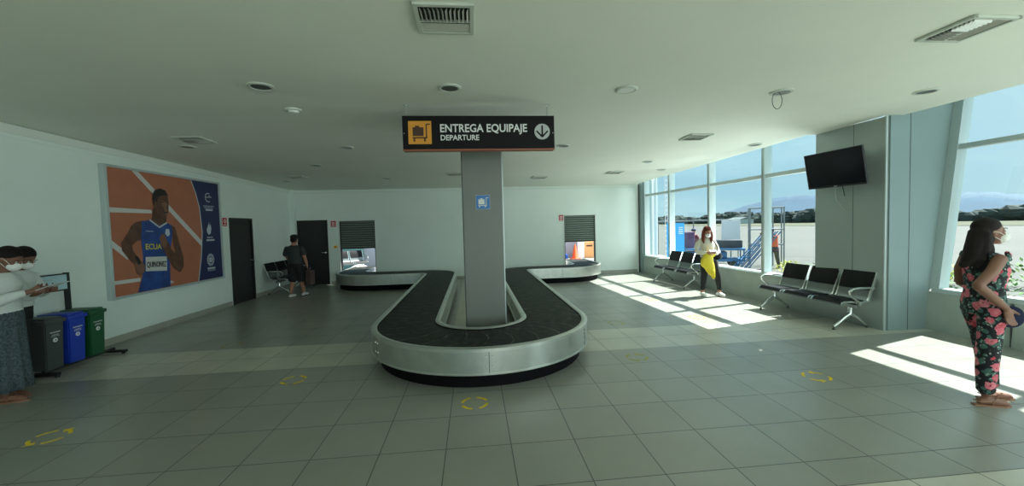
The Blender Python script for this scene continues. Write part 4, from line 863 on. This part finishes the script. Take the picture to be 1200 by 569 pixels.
# ---- two women reading at the left edge
def reader(loc, rz, lb, top, hairm, long_, sc=1.0, skirt=True):
    W = empty('person', loc, math.radians(rz), lb, 'person'); W.scale = (sc,) * 3
    b = MB()
    stack(b, [(0, .0, .84, .16, .12), (0, .0, .95, .15, .12), (0, .0, 1.05, .13, .105), (0, -.01, 1.2, .155, .115), (0, -.01, 1.30, .16, .095), (0, -.02, 1.345, .08, .065), (0, -.035, 1.38, .052, .05), (0, -.06, 1.44, .05, .05)])
    T = head(b, (0, -.095, 1.485), 0, math.radians(30))
    limb(b, [(-.165, .0, 1.28), (-.20, -.02, 1.16), (-.20, -.07, 1.06)], [.05, .045, .038]); limb(b, [(-.20, -.07, 1.06), (-.15, -.2, 1.11), (-.10, -.31, 1.15)], [.038, .034, .024])
    limb(b, [(.165, .0, 1.28), (.20, -.02, 1.16), (.20, -.07, 1.06)], [.05, .045, .038]); limb(b, [(.20, -.07, 1.06), (.14, -.2, 1.10), (.07, -.31, 1.14)], [.038, .034, .024])
    hand(b, (-.10, -.31, 1.15), (.35, -1, .1), (0, .1, 1), .8, .009); hand(b, (.07, -.31, 1.14), (-.35, -1, .1), (0, .1, 1), .8, .009)
    LGS = (((-.08, -.03, .09), -.08), ((.08, .05, .09), .08))
    for (x, y, z), hx in LGS: limb(b, [(hx, 0, .84), (x, y * .5 - .01, .47), (x, y, .10)], [.085, .055, .036]); foot(b, (x, y, z), (0, -1, 0))
    o = b.build('body', 'skin2', W); remesh(o, .0075, 3); face_parts(T, o, 'hair', 'maskp')
    c = MB(); stack(c, [(0, .0, .93, .172, .14), (0, .0, 1.02, .165, .135), (0, -.005, 1.12, .165, .135), (0, -.01, 1.22, .178, .14), (0, -.01, 1.30, .17, .115), (0, -.015, 1.35, .10, .08)])
    for s in (-1, 1): limb(c, [(s * .16, .0, 1.275), (s * .212, -.02, 1.15), (s * .215, -.07, 1.06)], [.066, .07, .066]); limb(c, [(s * .215, -.07, 1.06), (s * .17, -.17, 1.10), (s * .125, -.26, 1.135)], [.062, .052, .038])
    remesh(c.build('blouse', top, W), .010, 2)
    c = MB(); S = [(0, .0, .98, .150, .125), (0, .0, .92, .175, .145), (0, .01, .78, .19, .155), (0, .01, .5, .19, .16), (0, .01, .25, .195, .165), (0, .01, .12, .20, .17)]
    stack(c, S, 40)
    for v in c.b.verts:
        a = math.atan2(v.co.y, v.co.x); k = max(0, (.95 - v.co.z)) * .035; v.co.x += math.cos(a) * k * math.sin(a * 9); v.co.y += math.sin(a) * k * math.sin(a * 9)
    if skirt: c.build('long_skirt', 'skirtc', W, 'all')
    else:
        c = MB(); stack(c, [(0, 0, .8, .16, .13), (0, 0, .93, .162, .13)])
        for (x, y, z), hx in LGS: limb(c, [(hx, 0, .84), (x, y * .5 - .01, .47), (x, y, .13)], [.095, .07, .055])
        remesh(c.build('trousers', 'jeans', W), .011, 2)
    c = MB(); hair_cap(c, T)
    if long_: limb(c, [(0, .0, 1.5), (.0, .05, 1.40), (0, .075, 1.28)], [.08, .07, .04])
    else: hair_cap(c, T, 0, [((0, .12, .03), (.045, .045, .045))])
    remesh(c.build('dark_hair', hairm, W), .009, 2)
    for (x, y, z), hx in LGS: sandal((x, y, z), (0, -1, 0), W)
    return W
L1 = reader((-4.93, 4.62, 0), 104, 'woman in white blouse and long speckled navy skirt at the left edge', 'blouse', 'hair', False)
L2 = reader((-5.34, 5.05, 0), 92, 'masked woman in white standing behind the woman in the navy skirt', 'blouse', 'hair', False, 1.0, False)
L2.rotation_euler = (math.radians(5), 0, math.radians(92))
R4 = Matrix.Translation(L1.location) @ Euler((0, 0, L1.rotation_euler.z)).to_matrix().to_4x4()
held('booklet', MB().box((-.01, -.43, 1.185), (.24, .17, .004), Euler((math.radians(-22), 0, 0))), 'paper', R4, 'pale paper booklet held by the woman in the navy skirt', 'booklet')

# ================================================================ OUTSIDE THE WINDOWS
GZ = -.32
def frame_rect():
    r = empty('scaffold_frame', (12.55, 16.0, GZ), math.radians(-32), 'tall grey pipe scaffold frame standing outside the windows', 'scaffold'); Wd = 1.55
    for x in (-.62, 0.22, .62):
        for y in (0,) if x == .22 else (0, .7): MB().tube([(x, y, 0), (x, y, 2.5)], .028, 10).build('pipe', 'galv', r, True)
    for z in (.9, 1.55, 2.48):
        MB().tube([(-.62, 0, z), (.62, 0, z)], .025, 10).build('rail', 'galv', r, True); MB().tube([(-.62, .7, z), (.62, .7, z)], .022, 10).build('rail', 'galv', r, True)
        for x in (-.62, .62): MB().tube([(x, 0, z), (x, .7, z)], .022, 10).build('rail', 'galv', r, True)
frame_rect()
st = empty('boarding_stair', (10.98, 14.6, GZ), math.radians(-30), 'blue metal stair frame leaning up toward the worker outside', 'stairs')
for k in range(2):
    for q in (0, .16, .32, .48):
        MB().tube([(-.75 + q, k * .55, .03), (.35 + q, k * .55, 1.50)], .022, 8).build('stringer', 'cblue', st, True)
for k in range(6): MB().box((-.5 + k * .18, .27, .25 + k * .24), (.2, .55, .03)).build('tread', 'cblue', st)
cartx = empty('baggage_cart', (10.15, 16.35, GZ), math.radians(-28), 'blue baggage cart stacked with bags outside the windows', 'cart')
MB().box((0, 0, .78), (2.6, 1.1, .08), None, .01).build('upper_deck', 'cblue', cartx); MB().box((0, 0, .32), (2.6, 1.1, .1), None, .01).build('lower_deck', 'cblue', cartx)
for x in (-1.25, -.4, .4, 1.25):
    for y in (-.5, .5): MB().tube([(x, y, .3), (x, y, .82)], .025, 8).build('post', 'cblue', cartx, True)
for x in (-.9, .9):
    for y in (-.5, .5): MB().tube([(x, y - .05, .16), (x, y + .05, .16)], .16, 20).build('wheel', 'black', cartx, True)
for i, (x, y, z, d, m, lb) in enumerate(((.75, -.1, .99, (.95, .5, .34), 'luggage', 'large charcoal suitcase lying on the baggage cart, right end'), (-.1, .0, .93, (.5, .45, .22), 'luggage', 'small dark bag on the baggage cart beside the white board'), (-.95, 0, 1.17, (.75, .5, .7), 'lugr', 'tall purple suitcase on the left end of the baggage cart'), (.3, -.1, .53, (.7, .6, .3), 'cblue', 'blue crate on the lower deck of the baggage cart, right one'), (-.7, -.1, .53, (.7, .6, .3), 'cblue', 'blue crate on the lower deck of the baggage cart, left one'))):
    s_ = empty('suitcase' if m != 'cblue' else 'crate', cartx.location + Euler((0, 0, cartx.rotation_euler.z)).to_matrix() @ V((x, y, z - d[2] / 2)), cartx.rotation_euler.z, lb, 'suitcase' if m != 'cblue' else 'crate', None)
    MB().box((0, 0, d[2] / 2), d, None, .05).build('shell', m, s_, True); MB().tube([(-.1, -d[1] / 2, d[2] / 2), (-.09, -d[1] / 2 - .05, d[2] / 2), (.09, -d[1] / 2 - .05, d[2] / 2), (.1, -d[1] / 2, d[2] / 2)], .012, 8).build('handle', 'black', s_, True)
wbd = empty('white_board', (12.0, 17.6, GZ), math.radians(-32), 'blank white sign board standing behind the baggage cart outside', 'sign board')
MB().box((0, 0, 1.50), (.78, .03, .98), None, .01).build('board', 'lugw', wbd)
for x in (-.3, .3): MB().tube([(x, .03, 0), (x, .03, 1.9)], .02, 8).build('post', 'galv', wbd, True)
bl = empty('blue_banner', (8.1, 15.35, GZ), math.radians(-24), 'bright blue upright banner stand outside the far window', 'banner')
MB().box((0, 0, 1.18), (.66, .04, 1.5), None, .005).build('banner_panel', 'sblue', bl)
f = MB()
for k in range(4): f.box((.2, -.022, 1.75 - k * .08), (.16, .003, .035))
f.build('banner_lettering', 'white', bl)
for x in (-.3, .3): MB().tube([(x, .03, 0), (x, .03, 1.9)], .02, 8).build('post', 'galv', bl, True)
bar = empty('pipe_barrier', (11.2, 19.4, GZ), math.radians(-25), 'long horizontal pipe barrier on posts beyond the baggage cart', 'barrier')
MB().tube([(-1.7, 0, 2.0), (1.7, 0, 2.0)], .04, 8).build('rail', 'galv', bar, True)
for x in (-1.7, 0, 1.7): MB().tube([(x, 0, 0), (x, 0, 2.0)], .03, 8).build('post', 'galv', bar, True)
# canopy columns
for x, y, lb in ((7.35, 16.0, 'pale round canopy column outside the far window, left one'), (7.95, 16.9, 'pale round canopy column outside beside the lattice mast')):
    c = empty('canopy_column', (x, y, GZ), 0, lb, 'column', 'canopy columns outside'); MB().tube([(0, 0, 0), (0, 0, 6.5)], .13, 20).build('shaft', 'pale', c, True); MB().box((0, 0, .03), (.4, .4, .06), None, .005).build('base_plate', 'pale', c)
lm = empty('lattice_mast', (9.3, 18.2, GZ), 0, 'white steel lattice mast outside the far window', 'mast')
for x in (-.13, .13):
    for y in (-.13, .13): MB().tube([(x, y, 0), (x, y, 6.5)], .018, 6).build('leg', 'lugw', lm)
f = MB()
for k in range(27):
    z = .1 + k * .24
    for y in (-.13, .13): f.tube([(-.13, y, z), (.13, y, z)], .010, 6); f.tube([(-.13, y, z), (.13, y, z + .24)], .008, 6)
    for x in (-.13, .13): f.tube([(x, -.13, z), (x, .13, z)], .010, 6)
f.build('bracing', 'lugw', lm)

def outworker(loc, rz, lb, shirt, vest, lean):
    W = empty('person', loc, math.radians(rz), lb, 'person'); b = MB()
    L = lean
    stack(b, [(0, .02, .84, .15, .12), (0, 0, .95, .15, .12), (0, -L * .3, 1.08, .15, .12), (0, -L * .7, 1.22, .17, .12), (0, -L, 1.34, .17, .09), (0, -L * 1.1, 1.38, .07, .06), (0, -L * 1.2, 1.45, .05, .05)])
    T = head(b, (0, -L * 1.35, 1.52), 0, math.radians(10))
    for s in (-1, 1): limb(b, [(s * .18, -L, 1.31), (s * .2, -L - .18, 1.25), (s * .16, -L - .34, 1.32)], [.05, .045, .038]); limb(b, [(s * .16, -L - .34, 1.32), (s * .14, -L - .45, 1.36), (s * .12, -L - .56, 1.4)], [.038, .033, .026]); hand(b, (s * .12, -L - .56, 1.4), (0, -1, .2), (-s, 0, .3), .7, .011)
    LG = (((-.10, -.2, .09), -.085), ((.10, .22, .10), .085))
    for (x, y, z), hx in LG: limb(b, [(hx, 0, .84), (x, y * .4 - .02, .47), (x, y, .10)], [.085, .058, .04]); foot(b, (x, y, z), (0, -1, 0))
    o = b.build('body', 'skin2', W); remesh(o, .012, 2); face_parts(T, o)
    c = MB(); stack(c, [(0, .0, .88, .168, .14), (0, -.02, .98, .165, .138), (0, -L * .4, 1.1, .17, .14), (0, -L * .75, 1.24, .185, .14), (0, -L, 1.34, .16, .10)])
    for s in (-1, 1): limb(c, [(s * .17, -L, 1.31), (s * .2, -L - .12, 1.27)], [.066, .06])
    remesh(c.build('vest' if vest else 'shirt', shirt, W), .014, 2)
    c = MB(); stack(c, [(0, .01, .8, .16, .135), (0, .01, .92, .16, .135)])
    for (x, y, z), hx in LG: limb(c, [(hx, 0, .84), (x, y * .4 - .02, .47), (x, y, .12)], [.10, .078, .06])
    remesh(c.build('trousers', 'luggage', W), .014, 2)
    c = MB(); c.ell((0, -L * 1.35 + .0, 1.575), (.092, .108, .062)); c.box((0, -L * 1.35 - .12, 1.55), (.14, .1, .01)); c.build('cap', 'cap', W, 'all')
    for (x, y, z), hx in LG: MB().tube([(x, y + .065, .045), (x, y, .06), (x, y - .1, .045), (x, y - .19, .03)], [.035, .048, .045, .02], 12).build('boot', 'black', W, 'all')
outworker((11.98, 14.9, GZ), -62, 'worker in an orange vest and navy cap leaning on the stairs outside', 'vest', True, .12)
outworker((10.6, 18.0, GZ), -95, 'worker in maroon shirt and navy cap bending over the luggage outside', 'maroon', False, .14)

# plants near the glass
def plant(x, y, s, lb, m='leaf', n=130, gz=GZ):
    r = empty('shrub', (x, y, gz), random.uniform(0, 6), lb, 'shrub', None); b = MB()
    for k in range(n):
        a = random.uniform(0, 2 * PI); rr = random.uniform(0, .55) * s; h = random.uniform(.05, .62) * s * (1 - .5 * rr / s); p = V((rr * math.cos(a), rr * math.sin(a), h))
        d = V((math.cos(a) * .6 + random.uniform(-.5, .5), math.sin(a) * .6 + random.uniform(-.5, .5), random.uniform(.1, 1))).normalized(); t = d.cross(V((0, 0, 1))).normalized() * .022 * s * 1.6; L = d * random.uniform(.06, .13) * s
        vs = [b.b.verts.new(q) for q in (p, p + L * .5 + t, p + L, p + L * .5 - t)]; b._f(vs)
    b.build('foliage', m, r)
    b = MB()
    for k in range(7): a = k * .9; b.tube([(0, 0, 0), (.2 * s * math.cos(a), .2 * s * math.sin(a), .3 * s), (.32 * s * math.cos(a), .32 * s * math.sin(a), .5 * s)], [.012 * s, .008 * s, .004 * s], 6)
    b.build('stem', 'leaf', r)
for x, y, s, m, lb in ((11.3, 13.3, .8, 'leaf2', 'low yellow-green shrub outside beneath the scaffold frame'), (10.6, 12.2, .65, 'leaf2', 'low yellow-green shrub outside left of the grey pier, middle one'), (11.9, 12.5, .9, 'leaf', 'leafy green shrub outside showing just left of the grey pier'),
                       (13.4, 10.1, 1.0, 'leaf2', 'yellow-green shrub outside right of the woman in the jumpsuit'), (12.2, 8.4, 1.0, 'leaf', 'green shrub outside low in the sloped window'), (14.6, 8.7, 1.4, 'leaf', 'tall green shrub outside at the right edge of the photo')):
    plant(x, y, s, lb, m, 260)

# airfield background
wb_ = MB(); yy = -60
def blob(mb, c, r, n=9):
    R = []
    for i in range(1, 5):
        a = PI * i / 5; R.append([mb.b.verts.new((c[0] + r[0] * math.sin(a) * math.cos(2 * PI * k / n) * random.uniform(.75, 1.25), c[1] + r[1] * math.sin(a) * math.sin(2 * PI * k / n) * random.uniform(.75, 1.25), max(GZ, c[2] + r[2] * math.cos(a) * random.uniform(.8, 1.2)))) for k in range(n)])
    for A, B in zip(R, R[1:]):
        for k in range(n): mb._f((A[k], A[(k + 1) % n], B[(k + 1) % n], B[k]))
    mb._f(R[0][::-1]); mb._f(R[-1])
while yy < 520:
    q_ = 1 + max(0, yy) / 300; hg = 2.3 * q_ + .9 * math.sin(yy * .11) + .7 * math.sin(yy * .043 + 1)
    for _ in range(5):
        s = random.uniform(.7, 1.7) * q_; blob(wb_, (random.uniform(120, 130), yy + random.uniform(-1, 1), GZ + hg * random.uniform(.25, .8)), (s, s * 1.3, s * .8))
    yy += 1.1 * q_
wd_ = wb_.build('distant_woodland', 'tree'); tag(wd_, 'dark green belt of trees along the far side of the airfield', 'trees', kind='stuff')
def ridge(name, pts, depth, m, lb):
    b = MB(); n = len(pts); fr_ = []; tp = []; bk = []
    for i, (x, y, h) in enumerate(pts):
        d = V((x, y, 0)).normalized(); fr_.append(b.b.verts.new(V((x, y, -2)) - d * depth)); tp.append(b.b.verts.new((x, y, h))); bk.append(b.b.verts.new(V((x, y, -2)) + d * depth))
    for i in range(n - 1): b._f((fr_[i], fr_[i + 1], tp[i + 1], tp[i])); b._f((tp[i], tp[i + 1], bk[i + 1], bk[i]))
    bmesh.ops.subdivide_edges(b.b, edges=list(b.b.edges), cuts=4, use_grid_fill=True)
    for v in b.b.verts:
        if v.co.z > 0: v.co.z *= random.uniform(.96, 1.03)
    o = b.build(name, m, None, 'all'); o['kind'] = 'structure'
    return o
def dirp(u, v, D):          # distant point seen around this bearing (used only to lay out the ridges at true distance)
    q = rt * ((u - 600) / FPX) - up * ((v - 284.5) / FPX) + fw; q = q / math.hypot(q.x, q.y) * D; return (q.x, q.y, q.z + CAMH)
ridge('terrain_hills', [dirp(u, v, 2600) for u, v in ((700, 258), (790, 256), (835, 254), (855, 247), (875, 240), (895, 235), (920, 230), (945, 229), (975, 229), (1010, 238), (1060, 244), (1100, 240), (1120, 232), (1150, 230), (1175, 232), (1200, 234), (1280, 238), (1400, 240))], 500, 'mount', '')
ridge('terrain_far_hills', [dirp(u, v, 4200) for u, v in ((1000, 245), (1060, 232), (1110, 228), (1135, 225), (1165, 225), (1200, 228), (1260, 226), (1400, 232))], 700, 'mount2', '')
hb_ = empty('airfield_building', (112, 158, GZ), 0, 'small pale building on the far side of the airfield', 'building')
MB().b2((-3, -4, 0), (3, 4, 2.0)).build('wall', 'pale', hb_); MB().prism([(-3.4, -4.3, 2.0), (3.4, -4.3, 2.0), (0, -4.3, 2.8)], (0, 8.6, 0)).build('roof', 'galv', hb_)

# ================================================================ BEHIND THE BACK WALL
yl = MB().b2((-9, 17.0, 0), (1.5, 17.2, 3.4)).build('wall_service', 'yard', kind='structure')
MB().b2((-6.5, 16.92, 0), (-4.55, 17.0, 3.0)).build('trim_6', 'teal', kind='structure')
MB().b2((2.5, 19.8, 0), (9.5, 20.0, 2.2)).build('wall_yard', 'yard', kind='structure')
bb = copy_tree(B0); bb.location = (-5.0, 15.9, 0); bb.rotation_euler = (0, 0, math.radians(38)); tag(bb, 'metal bench seen through the left shutter opening behind the wall', 'bench', 'three-seat waiting benches')
cn_ = empty('traffic_cone', (4.87, 18.9, -.02), 0, 'orange traffic cone seen through the right shutter opening', 'traffic cone')
MB().lathe([(.17, .04), (.15, .06), (.035, .70), (.025, .71)], 24).build('cone_body', 'cone', cn_, True); MB().box((0, 0, .02), (.44, .44, .045), None, .01).build('base', 'cone', cn_)
MB().lathe([(.118, .23), (.085, .41)], 24, cap=False).build('reflective_band', 'cone', cn_, True)
MB().b2((5.45, 19.3, -.02), (6.3, 19.7, .78), .01).build('cardboard_box', 'box'); o = bpy.data.objects['cardboard_box']; tag(o, 'tan cardboard box seen beyond the traffic cone', 'box')
MB().b2((5.55, 19.29, .55), (5.85, 19.305, .62)).build('printed_mark', 'brown', o)
pn_ = MB().b2((5.08, 19.2, -.02), (5.42, 19.3, .85), .01).build('upright_board', 'lugw'); tag(pn_, 'white upright panel between the traffic cone and the cardboard box', 'panel')
tr = MB().b2((4.2, 19.2, -.02), (4.6, 19.5, .2), .03).build('blue_crate', 'tarp'); tag(tr, 'small blue crate on the ground left of the traffic cone', 'crate')
sk_ = empty('wrapped_sack', (-4.25, 15.2, -.02), 0, 'white sack and wrappings seen through the left shutter opening', 'sack')
q = MB().ell((0, 0, .22), (.35, .25, .2)); q.ell((.3, .05, .14), (.25, .2, .12)); remesh(q.build('sack_body', 'lugw', sk_), .03, 2)
tp_ = MB().ell((0, 0, .12), (.75, .35, .20)); o = tp_.build('blue_tarp', 'tarp'); remesh(o, .03, 2); o.location = (-3.3, 16.3, -.02); tag(o, 'folded blue tarpaulin seen through the left shutter opening', 'tarpaulin')
